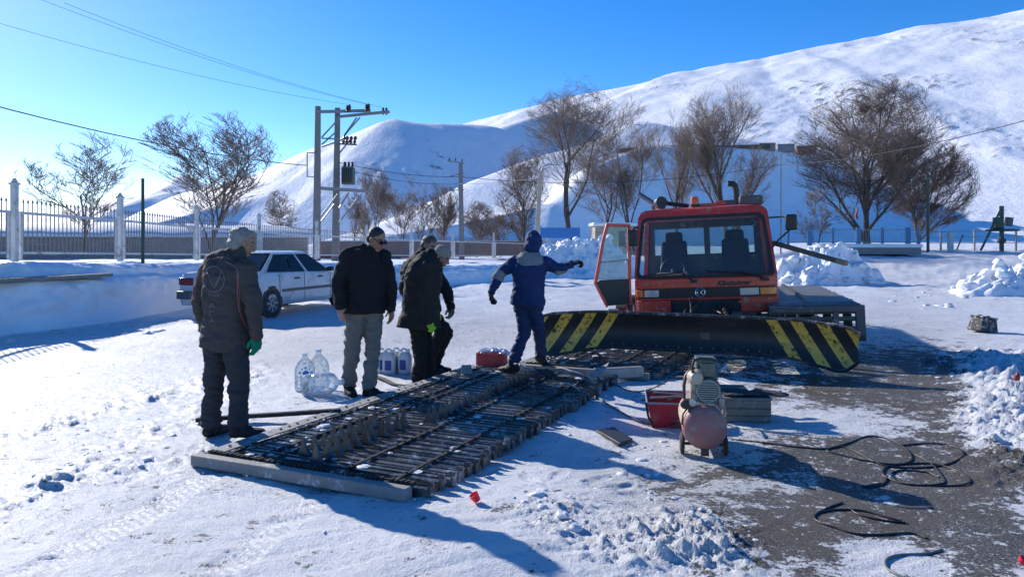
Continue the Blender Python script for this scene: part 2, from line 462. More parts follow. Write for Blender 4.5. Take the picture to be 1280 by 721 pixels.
def ground_fields(x, y):
    yy = np.maximum(y, 0.7)
    px = CX + x/yy*F; py = HZ + CH*F/yy
    bare = blob(px, py, BARE_AND_SHADE) + 0.02
    dirty = blob(px, py, DIRTY) + 0.05 + 0.10*fbm(x*0.5, y*0.5, 0, 3, 5)
    # relief
    near = np.exp(-np.maximum(y-3, 0)/14.0)
    h = 0.035*fbm(x*0.45, y*0.45, 0, 3, 1)
    d1 = x*0.93 + y*0.36; d2 = -x*0.36 + y*0.93       # sledges and tyres have dragged along d1
    h = h + 0.017*near*fbm(d1*0.7, d2*5.0, 0, 4, 2) * sstep(0.55, 0.2, bare)
    h = h + 0.007*near*fbm(x*7, y*7, 0, 4, 3)*sstep(0.7, 0.2, bare)
    d3 = x*0.72 - y*0.69; d4 = x*0.69 + y*0.72
    # lumpy ridge of pushed snow on the left
    for (ax, ay, bx, by, hh, wd) in ((-0,640,330,470,.022,30),(-40,560,250,480,.034,13),(60,610,260,560,.022,13),(0,520,190,480,.012,12)):
        t = np.clip(((px-ax)*(bx-ax) + (py-ay)*(by-ay)) / ((bx-ax)**2 + (by-ay)**2), 0, 1)
        dd = np.hypot(px-(ax+t*(bx-ax)), (py-(ay+t*(by-ay)))*1.6)
        h = h + hh*np.exp(-(dd/wd)**2)*np.maximum(0, 0.35 + 1.9*fbm(x*6, y*6, 0, 4, 9))
    slush = blob(px, py, [(850,672,75,32,1.0),(690,650,60,30,.5),(770,690,60,25,.4),(900,700,50,25,.5)])
    h = h + slush*(0.03 + 0.10*np.abs(fbm(d3*4.0, d4*11.0, 0, 5, 21, .6)))
    right = blob(px, py, [(1255,520,70,40,1.0),(1300,470,80,30,1.0),(1210,455,50,16,.8),(1290,580,60,40,.8)])
    h = h + right*(0.07 + 0.12*np.abs(fbm(x*3.0, y*3.0, 0, 6, 25, .58)))
    h = h + 0.06*blob(px, py, [(600,690,120,40,1.0),(700,620,90,30,.5)])
    h = h + 0.95*sstep(26, 45, y)*sstep(.27, .40, x/yy)
    # footprints round the men, and one tyre track with its tread
    fr_ = random.Random(11)
    if h.size > 10:
        for i in range(120):
            c = fr_.choice(((290,560),(330,520),(420,520),(450,505),(520,490),(600,480),(200,590),(720,520),(760,590),(380,470),(250,480),(560,460)))
            q = G(c[0]+fr_.gauss(0,45), c[1]+fr_.gauss(0,14)); a = fr_.uniform(0,6.28); ca, sa = math.cos(a), math.sin(a)
            u = (x-q.x)*ca + (y-q.y)*sa; v = -(x-q.x)*sa + (y-q.y)*ca
            r2 = (u/.14)**2 + (v/.052)**2
            h = h - .011*np.exp(-r2**2) + .005*np.exp(-((np.sqrt(r2)-1.25)/.25)**2)
        for (ax, ay, bx, by) in ((-60,770,420,505),(150,800,470,560),(470,430,760,395),(420,455,760,410)):
            A_, B_ = G(ax, ay), G(bx, by); dx, dy = B_.x-A_.x, B_.y-A_.y; ln = math.hypot(dx, dy)
            u = ((x-A_.x)*dx + (y-A_.y)*dy)/ln; v = (-(x-A_.x)*dy + (y-A_.y)*dx)/ln
            m_ = np.clip(np.minimum(u, ln-u)/.4, 0, 1)*sstep(.125, .085, np.abs(v + .03*np.sin(u*1.3)))
            h = h - m_*(.006 + .003*np.sign(np.sin(u*95 + np.abs(v)*60)))
    far = sstep(14, 30, y)
    h = h + far*0.10*fbm(x*0.8, y*0.8, 0, 4, 31)
    return h, bare, np.clip(dirty, 0, 1)

def build_ground():
    pys = np.concatenate([np.arange(1700, 760, -14.0), np.arange(760, 420, -1.35), np.arange(420, 318, -1.0)])
    ys = np.concatenate([CH*F/(pys-HZ), np.geomspace(87, 3000, 40)])
    ts = np.concatenate([np.linspace(-2.2, -0.86, 30)[:-1], np.linspace(-0.86, 0.86, 560), np.linspace(0.86, 2.2, 30)[1:]])
    Y, T = np.meshgrid(ys, ts, indexing='ij'); X = T*Y
    h, bare, dirty = ground_fields(X, Y)
    vs = np.stack([X, Y, h], -1).reshape(-1, 3)
    o = np_mesh('ground', vs, grid_faces(len(ys), len(ts)), ground_mat())
    for nm, a in (('bare', bare), ('dirty', dirty)):
        at = o.data.attributes.new(nm, 'FLOAT', 'POINT'); at.data.foreach_set('value', a.reshape(-1).astype(np.float32))
    tag(o, kind='structure')
    return o

ground = build_ground()
def gz(x, y):
    return float(ground_fields(np.array([x]), np.array([y]))[0][0])
def GG(px, py):
    p = G(px, py); p.z = gz(p.x, p.y); return p

# ================================================================== hills
def ridge_height(X, Y, pts, sl, sr, rnd=12.0):
    """height of a rounded ridge with crest through pts; sl / sr: slope on the left / right hand when walking along it"""
    best = np.full(X.shape, 1e9); out = np.full(X.shape, -1e3)
    for a, b in zip(pts[:-1], pts[1:]):
        dx, dy = b.x-a.x, b.y-a.y
        t = np.clip(((X-a.x)*dx + (Y-a.y)*dy)/(dx*dx+dy*dy), 0, 1)
        ex, ey = X-(a.x+t*dx), Y-(a.y+t*dy)
        d = np.hypot(ex, ey); side = dx*ey - dy*ex
        s = np.where(side > 0, sl, sr)
        blend = np.clip(side/np.maximum(np.hypot(dx, dy)*rnd, 1), -1, 1)*0.5 + 0.5
        s = sr + (sl-sr)*blend
        z = a.z + t*(b.z-a.z) - s*(np.sqrt(d*d + rnd*rnd) - rnd)
        out = np.where(d < best, z, out); best = np.minimum(best, d)
    return out

def hills():
    ys = np.geomspace(70, 1500, 400); ts = np.linspace(-1.25, 1.35, 620)
    Y, T = np.meshgrid(ys, ts, indexing='ij'); X = T*Y
    def P(l, k=1.0): return [W(a, b, c*k) for a, b, c in l]
    wa = 12*sstep(250, 800, Y); wx = X + wa*fbm(X/90, Y/90, 0, 3, 51); wy = Y + wa*fbm(X/90, Y/90, 3.3, 3, 52)
    RG = [
        (P([(430,190,1150),(540,160,1080),(602,153,1010),(640,144,950),(718,122,900),(814,104,850),(856,92,830),(936,79,800),(1000,64,790),(1100,46,780),(1200,28,770),(1280,11,760),(1500,-30,750)]), .2, .36, 25),
        (P([(250,236,760),(330,214,720),(395,186,690),(441,168,665),(491,151,655),(535,153,690),(602,155,760)], .6), .4, .60, 14),
        (P([(491,152,655),(462,168,632),(425,190,605),(385,218,575),(330,246,540)], .6), .66, .28, 6),
        (P([(690,138,910),(640,152,860),(596,172,800),(548,195,740),(500,220,680),(450,246,620)], .62), .68, .30, 6),
        (P([(800,150,620),(720,180,520),(650,203,450),(600,220,420),(560,240,400),(525,262,385)], .66), .26, .5, 8),
        (P([(690,250,230),(740,202,236),(800,180,248),(880,177,268),(960,181,292),(1012,187,308),(1050,206,314),(1080,255,314)]), .30, .85, 1.5),
        (P([(-260,240,900),(-60,262,900),(60,268,880),(170,246,900),(228,218,920),(262,232,900),(330,262,880)]), .3, .24, 20),
        (P([(930,80,780),(975,120,640),(1010,160,520)]), .40, .30, 14),
        (P([(1150,36,760),(1180,90,600),(1230,140,470)]), .34, .32, 20),
    ]
    hs = [ridge_height(wx, wy, *r) for r in RG]
    k = 3.5
    m = np.maximum.reduce(hs)
    H = m + k*np.log(sum(np.exp(np.clip((h-m)/k, -40, 0)) for h in hs)) - 1.0
    amp = np.clip(H/60, 0, 1)
    H = H + amp*(1.3*fbm(X/70, Y/70, 0, 3, 61) - 1.0*np.abs(fbm(X/36, Y/80, 0, 3, 62)))
    crest = sstep(0.75, 1.0, H/np.maximum((CH + (HZ-60)*Y/F*0.3), 1))
    rock = np.clip(fbm(X/9, Y/9, 0, 4, 63), 0, 1)*sstep(0.05, 0.45, fbm(X/80, Y/140, 1.7, 3, 64))
    crag = np.maximum(0, fbm(X/5, Y/5, 2.2, 4, 66))*sstep(.22, .6, fbm(X/60, Y/110, 5.5, 3, 67))
    H = H + amp*(1.7*rock*sstep(.3,.9,amp) + 1.3*crag)
    H = np.maximum(H, -4)
    o = np_mesh('hills', np.stack([X, Y, H], -1).reshape(-1, 3), grid_faces(len(ys), len(ts)), hill_mat())
    a = o.data.attributes.new('rock', 'FLOAT', 'POINT'); a.data.foreach_set('value', (amp*(rock + 1.1*crag)).reshape(-1).astype(np.float32))
    tag(o, kind='structure'); return o

def hill_mat():
    m = bpy.data.materials.new('hill_snow'); t, N, L = nt(m); b = N['Principled BSDF']; b.inputs['Roughness'].default_value = 0.7; b.inputs['Specular IOR Level'].default_value = 0.1
    tc = N.new('ShaderNodeTexCoord')
    at = N.new('ShaderNodeAttribute'); at.attribute_name = 'rock'
    n = N.new('ShaderNodeTexNoise'); n.inputs['Scale'].default_value = 0.5; n.inputs['Detail'].default_value = 8; n.inputs['Roughness'].default_value = 0.8
    L.new(tc.outputs['Object'], n.inputs['Vector'])
    q = N.new('ShaderNodeMath'); q.operation = 'MULTIPLY_ADD'; q.inputs[1].default_value = 1.0; L.new(at.outputs['Fac'], q.inputs[0]); L.new(n.outputs['Fac'], q.inputs[2])
    r = N.new('ShaderNodeMapRange'); r.inputs['From Min'].default_value = 0.80; r.inputs['From Max'].default_value = 0.98; r.inputs['To Max'].default_value = 0.7
    L.new(q.outputs[0], r.inputs['Value'])
    x = N.new('ShaderNodeMix'); x.data_type = 'RGBA'; x.inputs[6].default_value = (0.92, 0.925, 0.935, 1); x.inputs[7].default_value = (0.19, 0.17, 0.15, 1)
    L.new(r.outputs['Result'], x.inputs[0]); L.new(x.outputs[2], b.inputs['Base Color'])
    mp = N.new('ShaderNodeMapping'); mp.inputs['Scale'].default_value = (1, .5, 1); L.new(tc.outputs['Object'], mp.inputs['Vector'])
    n2 = N.new('ShaderNodeTexNoise'); n2.inputs['Scale'].default_value = 0.16; n2.inputs['Detail'].default_value = 9; n2.inputs['Roughness'].default_value = 0.62
    L.new(mp.outputs['Vector'], n2.inputs['Vector'])
    n4 = N.new('ShaderNodeTexNoise'); n4.inputs['Scale'].default_value = 0.7; n4.inputs['Detail'].default_value = 6; n4.inputs['Roughness'].default_value = 0.7; L.new(mp.outputs['Vector'], n4.inputs['Vector'])
    ad = N.new('ShaderNodeMath'); ad.operation = 'MULTIPLY_ADD'; ad.inputs[1].default_value = .35; L.new(n4.outputs['Fac'], ad.inputs[0]); L.new(n2.outputs['Fac'], ad.inputs[2])
    bu = N.new('ShaderNodeBump'); bu.inputs['Strength'].default_value = 0.45; bu.inputs['Distance'].default_value = 1.8
    L.new(ad.outputs[0], bu.inputs['Height']); L.new(bu.outputs['Normal'], b.inputs['Normal'])
    return m
hill_o = hills()
HILL_BVH = BVHTree.FromPolygons([v.co for v in hill_o.data.vertices], [p.vertices[:] for p in hill_o.data.polygons])
def hill_z(x, y): return HILL_BVH.ray_cast(V((x, y, 900)), V((0, 0, -1)))[0].z

# ================================================================== snow bank along the road, with the field behind it
def resample(pts, n):
    pts = [V(p) for p in pts]
    # smooth by Catmull-Rom
    out = []
    P = [pts[0]*2-pts[1]] + pts + [pts[-1]*2-pts[-2]]
    for i in range(1, len(P)-2):
        for k in range(20):
            t = k/20
            a, b, c, d = P[i-1], P[i], P[i+1], P[i+2]
            out.append(0.5*((2*b) + (c-a)*t + (2*a-5*b+4*c-d)*t*t + (3*b-a-3*c+d)*t**3))
    out.append(pts[-1])
    L_ = [0]
    for a, b in zip(out[:-1], out[1:]): L_.append(L_[-1] + (b-a).length)
    res = []
    j = 0
    for i in range(n):
        s = L_[-1]*i/(n-1)
        while j < len(L_)-2 and L_[j+1] < s: j += 1
        t = (s-L_[j])/max(L_[j+1]-L_[j], 1e-9)
        res.append(out[j].lerp(out[j+1], min(max(t, 0), 1)))
    return res

FENCE = [(-10.6,8.0,1.42),(-10.5,11.8,1.38),(-10.42,15.6,1.30),(-10.1,19.2,1.22),(-9.95,23.5,1.12),(-9.5,28,1.02),(-8.6,32.8,.91),(-7.3,37.4,.81),(-5.6,41.5,.71),(-3.6,45.3,.62),(-1.2,49,.54),(1.4,52.5,.46),(4.5,56,.38)]
BANK_BASE = [(-9.9,6.0,0),(-9.6,9.0,0),(-8.9,12.6,0),(-8.4,13.7,0),(-7.9,15.6,0),(-7.6,18.5,0),(-6.6,22,0),(-4.4,25.2,0),(-1.6,28.2,0),(0.6,31,0),(3.0,34,0),(6.5,37,0)]
def bank():
    n = 420
    B = resample(BANK_BASE, n); FP = resample(FENCE, n)
    prof = [(-.25,-.12),(0,0),(.10,.22),(.18,.48),(.25,.66),(.33,.74),(.55,.80),(.62,.93),(.75,1.0),(1.0,1.01),(1.4,1.0)]
    U = np.linspace(0, 10, 70); pu = [i for i in range(len(prof))]
    u = np.interp(U, pu, [p[0] for p in prof]); v = np.interp(U, pu, [p[1] for p in prof])
    rows = []
    for i in range(n):
        b, f = B[i], FP[i]
        t = B[min(i+1, n-1)] - B[max(i-1, 0)]; t.normalize(); nrm = V((-t.y, t.x, 0))
        zt = f.z
        face = [(b.x + nrm.x*a, b.y + nrm.y*a, zt*c) for a, c in zip(u, v)]
        q = V(face[-1])
        back = []
        for k in range(1, 14):
            s = k/13
            p = q.lerp(V((f.x, f.y, zt)) + nrm*24, s*s*0.97 + 0.03*s)
            back.append((p.x, p.y, zt - (0.25*s if s > 0.3 else 0)))
        rows.append(face + back)
    A = np.array(rows)
    X, Y, Z = A[..., 0], A[..., 1], A[..., 2]
    hh = np.clip(Z, 0, 1)
    face_w = np.zeros(A.shape[1]); face_w[3:75] = 1
    e = 0.13*fbm(X*0.9, Y*0.9, Z*0.9, 4, 71) + 0.05*fbm(X*3.5, Y*3.5, Z*3.5, 4, 72)
    e2 = 0.10*np.abs(fbm(X*1.8, Y*1.8, Z*1.8, 4, 73))
    A[..., 0] += (e + e2)*np.minimum(hh*2, 1); A[..., 1] -= (e + e2)*np.minimum(hh*2, 1)*0.8
    A[..., 2] += 0.05*fbm(X*0.7, Y*0.7, 0, 4, 74)*np.minimum(hh*2, 1)
    o = np_mesh('snow_bank', A.reshape(-1, 3), grid_faces(n, A.shape[1]), M_SNOW)
    tag(o, kind='structure')
bank()
ledge = MB()
lp = resample([(p[0], p[1], 0) for p in BANK_BASE], 60)
for i, j in ((8,15),):
    for k in range(i, j):
        a, b = lp[k], lp[k+1]; d = (b-a).normalized(); nr = V((-d.y, d.x, 0))
        ledge.bar(a + nr*0.26 + V((0,0,.95)), b + nr*0.26 + V((0,0,.95)), .46, .06)
tag(ledge.build('retaining_wall_coping', mat('coping_concrete', (.20,.19,.18), .9, col2=(.3,.29,.27), bump=.3)), 'dark concrete coping edge poking out of the shaded snow bank at left', 'wall coping')

# ================================================================== heaps of ploughed snow
def chunk(mb, c, r, seed, squash=0.75):
    rr = random.Random(seed)
    bm = bmesh.new(); bmesh.ops.create_icosphere(bm, subdivisions=2, radius=1.0)
    A = np.array([v.co[:] for v in bm.verts])
    d = 1 + 0.55*fbm(A[:,0]*1.3+seed*3.1, A[:,1]*1.3, A[:,2]*1.3, 3, seed % 97)
    A = A*d[:, None]*np.array([r*rr.uniform(.8,1.3), r*rr.uniform(.8,1.3), r*squash*rr.uniform(.7,1.1)])
    a = rr.uniform(0, 6.28); ca, sa = math.cos(a), math.sin(a)
    A = np.stack([A[:,0]*ca-A[:,1]*sa, A[:,0]*sa+A[:,1]*ca, A[:,2]], 1) + np.array(c)
    fs = [[v.index for v in f.verts] for f in bm.faces]
    mb.add([tuple(p) for p in A], fs); bm.free()

def pile(cx, cy, rx, ry, h, seed, label, nch=60, skew=0.0, cr=0.22):
    n = 150
    g = np.linspace(-1.25, 1.25, n); U, Vv = np.meshgrid(g, g, indexing='ij')
    X, Y = cx + U*rx, cy + Vv*ry
    d = np.hypot(U + 0.25*fbm(U*2, Vv*2, 0, 3, seed), Vv + 0.25*fbm(U*2, Vv*2, 4.4, 3, seed))
    base = np.clip(1-d, 0, 1)
    prof = sstep(0, .75, base)*(0.8 + 0.5*fbm(U*1.8, Vv*1.8, 0, 3, seed+3))*(1 + skew*U)
    Z = h*prof + np.minimum(prof*3, 1)*(0.25*np.abs(fbm(X*1.5, Y*1.5, 0, 5, seed+5)) + .09*fbm(X*5, Y*5, 0, 3, seed+6))*min(h, 1.3) - 0.12 + 0.1*np.minimum(prof*4, 1)
    Z = Z + np.minimum(prof*3, 1)*(.10*np.abs(fbm(X*6, Y*6, 1.1, 4, seed+8)) - .03)
    mb = MB(); rr = random.Random(seed)
    for i in range(nch):
        a, b = rr.randrange(8, n-8), rr.randrange(8, n-8)
        if prof[a, b] < 0.04: continue
        r = cr*rr.uniform(.3, 1.2)
        chunk(mb, (X[a, b], Y[a, b], Z[a, b] + r*0.2), r, seed*100+i)
    b = len(mb.v)
    vs = np.concatenate([np.array(mb.v).reshape(-1, 3), np.stack([X, Y, Z], -1).reshape(-1, 3)])
    fq = grid_faces(n, n) + b
    me = bpy.data.meshes.new('snow_pile'); me.from_pydata([tuple(p) for p in vs], [], mb.f + [tuple(int(k) for k in f) for f in fq])
    bm = bmesh.new(); bm.from_mesh(me); bmesh.ops.recalc_face_normals(bm, faces=bm.faces); bm.to_mesh(me); bm.free()
    me.polygons.foreach_set('use_smooth', [True]*len(me.polygons)); me.set_sharp_from_angle(angle=R(50)); me.materials.append(M_PILE)
    o = bpy.data.objects.new('snow_pile', me); COL.objects.link(o)
    tag(o, label, 'snow pile', 'heaps of cleared snow')
pile(3.0, 34.5, 3.9, 2.6, 1.75, 3, 'broken heap of cleared snow behind the man in blue, below the blue panel', 120)
pile(11.9, 28.5, 2.5, 1.6, 1.45, 8, 'lumpy heap of snow just right of the red cab, under the slanting beam', 110)
pile(17.3, 22.8, 4.2, 2.4, 1.35, 14, 'snow heap running out of the right edge of the photo', 120, skew=.35)

def lumps():
    mb = MB(); rr = random.Random(5)
    def sc(n, f, rmin, rmax):
        for i in range(n):
            px, py = f(); p = G(px, py); z = gz(p.x, p.y); r = rr.uniform(rmin, rmax)*rr.uniform(.5, 1)
            chunk(mb, (p.x, p.y, z - r*.12), r*rr.choice((.5,.8,1,1.5)), rr.randrange(9999), rr.uniform(.35,.7))
    g = rr.gauss
    sc(200, lambda: (g(850,55), g(672,24)), .004, .017)
    sc(40, lambda: (g(690,45), g(648,18)), .01, .04)
    sc(60, lambda: (g(780,40), g(560,35)), .01, .03)
    sc(130, lambda: (g(1250,45), g(505,28)), .008, .03)
    sc(60, lambda: (g(1225,30), g(455,10)), .02, .06)
    sc(90, lambda: (g(140,70), g(545,30)), .006, .024)
    sc(30, lambda: (g(60,60), g(600,30)), .006, .018)
    sc(40, lambda: (g(400,250), g(600,50)), .006, .018)
    sc(50, lambda: (g(1180,60), g(372,10)), .04, .12)
    sc(60, lambda: (g(1000,120), g(370,12)), .02, .07)
    sc(40, lambda: (g(90,80), g(414,4)), .04, .13)
    o = mb.build('snow_lumps', M_SLUSH, smooth=60); tag(o, 'loose lumps of crusted snow strewn over the yard', kind='stuff')
lumps()
# ================================================================== materials shared by the machines
M_RED = mat('red_paint', (0.66, 0.040, 0.024), .36, col2=(0.55, 0.04, 0.025), scale=3, coat=.25, dirt=(.34,.22,.19), dirt_amt=.25, dirt_scale=7)
M_BLACK = mat('black_plastic', (0.018, 0.018, 0.02), .5, col2=(.035,.035,.036), scale=12)
M_RUBBER = mat('black_rubber', (0.02, 0.02, 0.021), .8, col2=(.05,.048,.045), scale=20, bump=.2, bscale=120)
M_STEEL = mat('dark_steel', (0.055, 0.055, 0.06), .42, .75, col2=(.12,.105,.09), scale=18, contrast=.35, bump=.15, bscale=90, rvar=.12)
M_GREYSTEEL = mat('grey_steel', (0.30, 0.30, 0.30), .45, .6, col2=(.2,.19,.18), scale=14, bump=.1)
M_ALU = mat('weathered_aluminium', (0.40, 0.39, 0.37), .5, .35, col2=(.24,.23,.21), scale=9, contrast=.4, bump=.12, bscale=60)
M_CHROME = mat('bright_metal', (0.7,0.7,0.7), .2, 1.0)
M_ORANGE = mat('amber_lens', (0.75, 0.16, 0.015), .2, coat=.5)
M_LENS = mat('clear_lens', (0.55, 0.57, 0.56), .12, col2=(.3,.31,.31), scale=60, coat=.6)
M_DKGREY = mat('dark_grey_paint', (0.07,0.075,0.08), .5, col2=(.11,.11,.11), scale=8, dirt=(.3,.28,.25), dirt_amt=.2)
M_SEAT = mat('dark_seat_cloth', (0.03,0.036,0.05), .9, bump=.2, bscale=150)
M_WOOD = mat('bare_wood', (0.40,0.27,0.13), .8, col2=(.28,.18,.09), scale=5, stretch=(1,8,8), bump=.2)
M_WIND = glass_mat('windscreen_glass', (0.68,0.76,0.78), dust=.075, dust_col=(.45,.48,.5), spec_scale=70)
M_WIN = glass_mat('window_glass', (0.70,0.82,0.84), dust=.04, dust_col=(.55,.6,.62), spec_scale=40)

def blade_mat():
    m = bpy.data.materials.new('blade_paint'); t, N, L = nt(m); b = N['Principled BSDF']
    b.inputs['Roughness'].default_value = .5; b.inputs['Metallic'].default_value = .0
    tc = N.new('ShaderNodeTexCoord'); sp = N.new('ShaderNodeSeparateXYZ'); L.new(tc.outputs['Object'], sp.inputs[0])
    def mth(op, a, b_=0.0, c=0.0):
        q = N.new('ShaderNodeMath'); q.operation = op
        for i, v in enumerate((a, b_, c)):
            if isinstance(v, (int, float)): q.inputs[i].default_value = v
            else: L.new(v, q.inputs[i])
        return q.outputs[0]
    ax = mth('ABSOLUTE', sp.outputs['X'])
    # stripes lean outwards at the foot: |x| + k z constant
    u = mth('ADD', ax, mth('MULTIPLY', sp.outputs['Z'], .62))
    ph = mth('FRACT', mth('MULTIPLY_ADD', u, 1/.285, .28))
    on = mth('LESS_THAN', ph, .48)
    reg = mth('GREATER_THAN', u, 1.25)
    on = mth('MULTIPLY', on, reg)
    n = N.new('ShaderNodeTexNoise'); n.inputs['Scale'].default_value = 13; n.inputs['Detail'].default_value = 9; n.inputs['Roughness'].default_value = .8
    L.new(tc.outputs['Object'], n.inputs['Vector'])
    r = N.new('ShaderNodeMapRange'); r.inputs['From Min'].default_value = .545; r.inputs['From Max'].default_value = .575; r.inputs['To Min'].default_value = 1; r.inputs['To Max'].default_value = 0
    L.new(n.outputs['Fac'], r.inputs['Value']); on = mth('MULTIPLY', on, r.outputs['Result'])
    x = N.new('ShaderNodeMix'); x.data_type = 'RGBA'; x.inputs[6].default_value = (.022,.022,.024,1); x.inputs[7].default_value = (.82,.53,.09,1)
    L.new(on, x.inputs[0])
    n2 = N.new('ShaderNodeTexNoise'); n2.inputs['Scale'].default_value = 4; n2.inputs['Detail'].default_value = 8; n2.inputs['Roughness'].default_value = .75
    L.new(tc.outputs['Object'], n2.inputs['Vector'])
    r2 = N.new('ShaderNodeMapRange'); r2.inputs['From Min'].default_value = .5; r2.inputs['From Max'].default_value = .75; r2.inputs['To Max'].default_value = .55
    L.new(n2.outputs['Fac'], r2.inputs['Value'])
    x2 = N.new('ShaderNodeMix'); x2.data_type = 'RGBA'; x2.inputs[7].default_value = (.085,.065,.05,1)
    L.new(x.outputs[2], x2.inputs[6]); L.new(r2.outputs['Result'], x2.inputs[0]); L.new(x2.outputs[2], b.inputs['Base Color'])
    bu = N.new('ShaderNodeBump'); bu.inputs['Strength'].default_value = .2; bu.inputs['Distance'].default_value = .01; L.new(n.outputs['Fac'], bu.inputs['Height']); L.new(bu.outputs['Normal'], b.inputs['Normal'])
    return m

# ================================================================== the snow groomer; local x to the right of someone facing it, y to its rear, z up
ROLL = 2.6
grm = thing('snow_groomer', (3.02, 11.5, -0.07), (0, R(-ROLL), R(-15)), 'red snow groomer with its cab door open and a black and yellow striped blade', 'snow groomer')

def rrect(hw_b, hw_t, z0, z1, rb, rt, y_of, n=6):
    """rounded trapezoid outline in the front plane, counter-clockwise from lower left"""
    pts = []
    def arc(cx, cz, r, a0, a1):
        for k in range(n+1):
            a = a0 + (a1-a0)*k/n
            pts.append((cx + r*math.cos(a), cz + r*math.sin(a)))
    arc(-hw_b+rb, z0+rb, rb, PI, 1.5*PI); arc(hw_b-rb, z0+rb, rb, 1.5*PI, 2*PI)
    arc(hw_t-rt, z1-rt, rt, 0, .5*PI); arc(-hw_t+rt, z1-rt, rt, .5*PI, PI)
    out = []
    for (x, z) in pts: out.append(V((x, y_of(z), z)))
    return out

CW, CT = 1.08, 0.985          # half widths at the belt line and at the roof
ZB, ZR = 1.13, 2.235           # belt line, roof top
rake = lambda z: 0.02 + max(0, z-ZB)*0.22
def bow(p, k=.06):            # the front of the cab is gently bowed
    return V((p.x, p.y + k*(p.x/CW)**2*1.0, p.z))
body = MB()
# lower shell: side panels, front panel strips, floor
def front_strip(mb, z0, z1, hw, y=0.0, th=.06, x0=None, x1=None):
    x0 = -hw if x0 is None else x0; x1 = hw if x1 is None else x1
    n = 14
    secs = []
    for i in range(n+1):
        x = x0 + (x1-x0)*i/n
        yy = y + .06*(x/CW)**2 + (0.07*max(0, (abs(x)-.93)/.15)**2 if abs(x) > .93 else 0)
        secs.append([V((x, yy, z0)), V((x, yy, z1)), V((x, yy+th, z1)), V((x, yy+th, z0))])
    mb.loft(secs)
front_strip(body, .985, 1.135, CW)                      # band under the windscreen
front_strip(body, .56, .80, CW, x1=-.52)                # corner panels beside the hitch
front_strip(body, .60, .82, CW, x0=.52)
front_strip(body, .80, .835, CW, y=.006); 
for s in (-1, 1):
    body.box((s*(CW-.025), .93, .845), (.05, 1.62, .55))
    body.box((s*(CW-.03), .93, .60), (.055, 1.5, .10))
body.box((0, 1.72, .86), (2.12, .05, .55)); body.box((0, .9, .60), (2.08, 1.6, .05))
ob = body.build('cab_shell', M_RED, grm, bevel=.012)
grille = MB()
front_strip(grille, .835, .985, CW-.004, y=.022)
for k in range(5): front_strip(grille, .850+k*.027, .862+k*.027, .60, y=.008, th=.02, x0=-.66, x1=.66)
front_strip(grille, .56, .80, .5, y=.05, x0=-.5, x1=.5)
for k in range(9): grille.box((.12+k*.045-.0, .05, .69), (.02,.04,.2))
grille.build('grille', M_BLACK, grm)
for s in (-1, 1):
    l = MB(); sx = .84 if s < 0 else .80
    front_strip(l, .855, .965, CW, y=.002, th=.03, x0=(-.93 if s < 0 else .52), x1=(-.70 if s < 0 else .80))
    hl = l.build('headlight', M_LENS, grm, bevel=.006)
    l2 = MB(); l2.lathe(V(((-.81 if s < 0 else .70), .045, .91)), (0,1,0), [(0,.035),(.005,.046),(.012,.046)], 20); l2.build('reflector', M_CHROME, hl)
    l = MB(); front_strip(l, .855, .965, CW, y=-.004, th=.04, x0=(-1.06 if s < 0 else .815), x1=(-.945 if s < 0 else 1.06))
    l.build('turn_signal', M_ORANGE, grm, bevel=.008)
# windscreen frame
outer = [bow(p) for p in rrect(CW, CT+.015, ZB-.01, ZR, .05, .16, rake)]
red_in = [bow(p) for p in rrect(CW-.035, CT-.03, ZB+.012, ZR-.115, .06, .12, lambda z: rake(z)-.004)]
rub_in = [bow(p) for p in rrect(CW-.085, CT-.08, ZB+.055, ZR-.165, .08, .09, lambda z: rake(z)-.002)]
def ring(mb, A, B, th):
    n = len(A)
    A2 = [p + V((0,th,0)) for p in A]; B2 = [p + V((0,th,0)) for p in B]
    mb.add(A+B+A2+B2, [(k,(k+1)%n,n+(k+1)%n,n+k) for k in range(n)] + [(2*n+k,3*n+k,3*n+(k+1)%n,2*n+(k+1)%n) for k in range(n)]
           + [(k,2*n+k,2*n+(k+1)%n,(k+1)%n) for k in range(n)] + [(n+k,n+(k+1)%n,3*n+(k+1)%n,3*n+k) for k in range(n)])
fr = MB(); ring(fr, outer, red_in, .09)
# roof skin: the upper half of the outline swept back, with a crown
def roof_sec(y, shrink, lift):
    s = []
    for i in range(25):
        a = PI*(1 - i/24)
        c, sn = math.cos(a), math.sin(a)
        x = math.copysign(abs(c)**.34, c)*(CT+.012-shrink)
        z = ZR-.14 + abs(sn)**.55*(.14+lift)
        s.append(V((x, y + .06*(x/CW)**2, z)))
    return s + [V((s[-1].x-.02, s[-1].y, s[-1].z-.03)), V((s[0].x+.02, s[0].y, s[0].z-.03))]
fr.loft([roof_sec(rake(ZR)+.0, .02, -.02), roof_sec(rake(ZR)+.03, 0, .0), roof_sec(.5, 0, .025), roof_sec(1.2, 0, .03), roof_sec(1.68, .01, .015), roof_sec(1.74, .04, -.03)])
for s in (-1, 1): fr.bar((s*(CW-.035), 1.68, .9), (s*(CT-.02), 1.68, 2.06), .07, .09, up=(0,1,0))
fr.build('cab_roof', M_RED, grm)
rb = MB(); ring(rb, red_in, rub_in, .02); rb.build('windscreen_seal', M_RUBBER, grm)
n_ = len(rub_in); c_ = V((0, rake(1.65)+.006, 1.65))
ws = MB()
secs = []
for k in np.linspace(1, 0.02, 6): secs.append([c_.lerp(p, k) + V((0, .012 + (0 if k == 1 else (.06*((c_.x+(p.x-c_.x)*k)/CW)**2 - .06*(p.x/CW)**2*k)), 0)) for p in rub_in])
ws.loft(secs, caps=False); ws.add(secs[-1], [tuple(range(n_))])
ws.build('windscreen', M_WIND, grm, smooth=60)
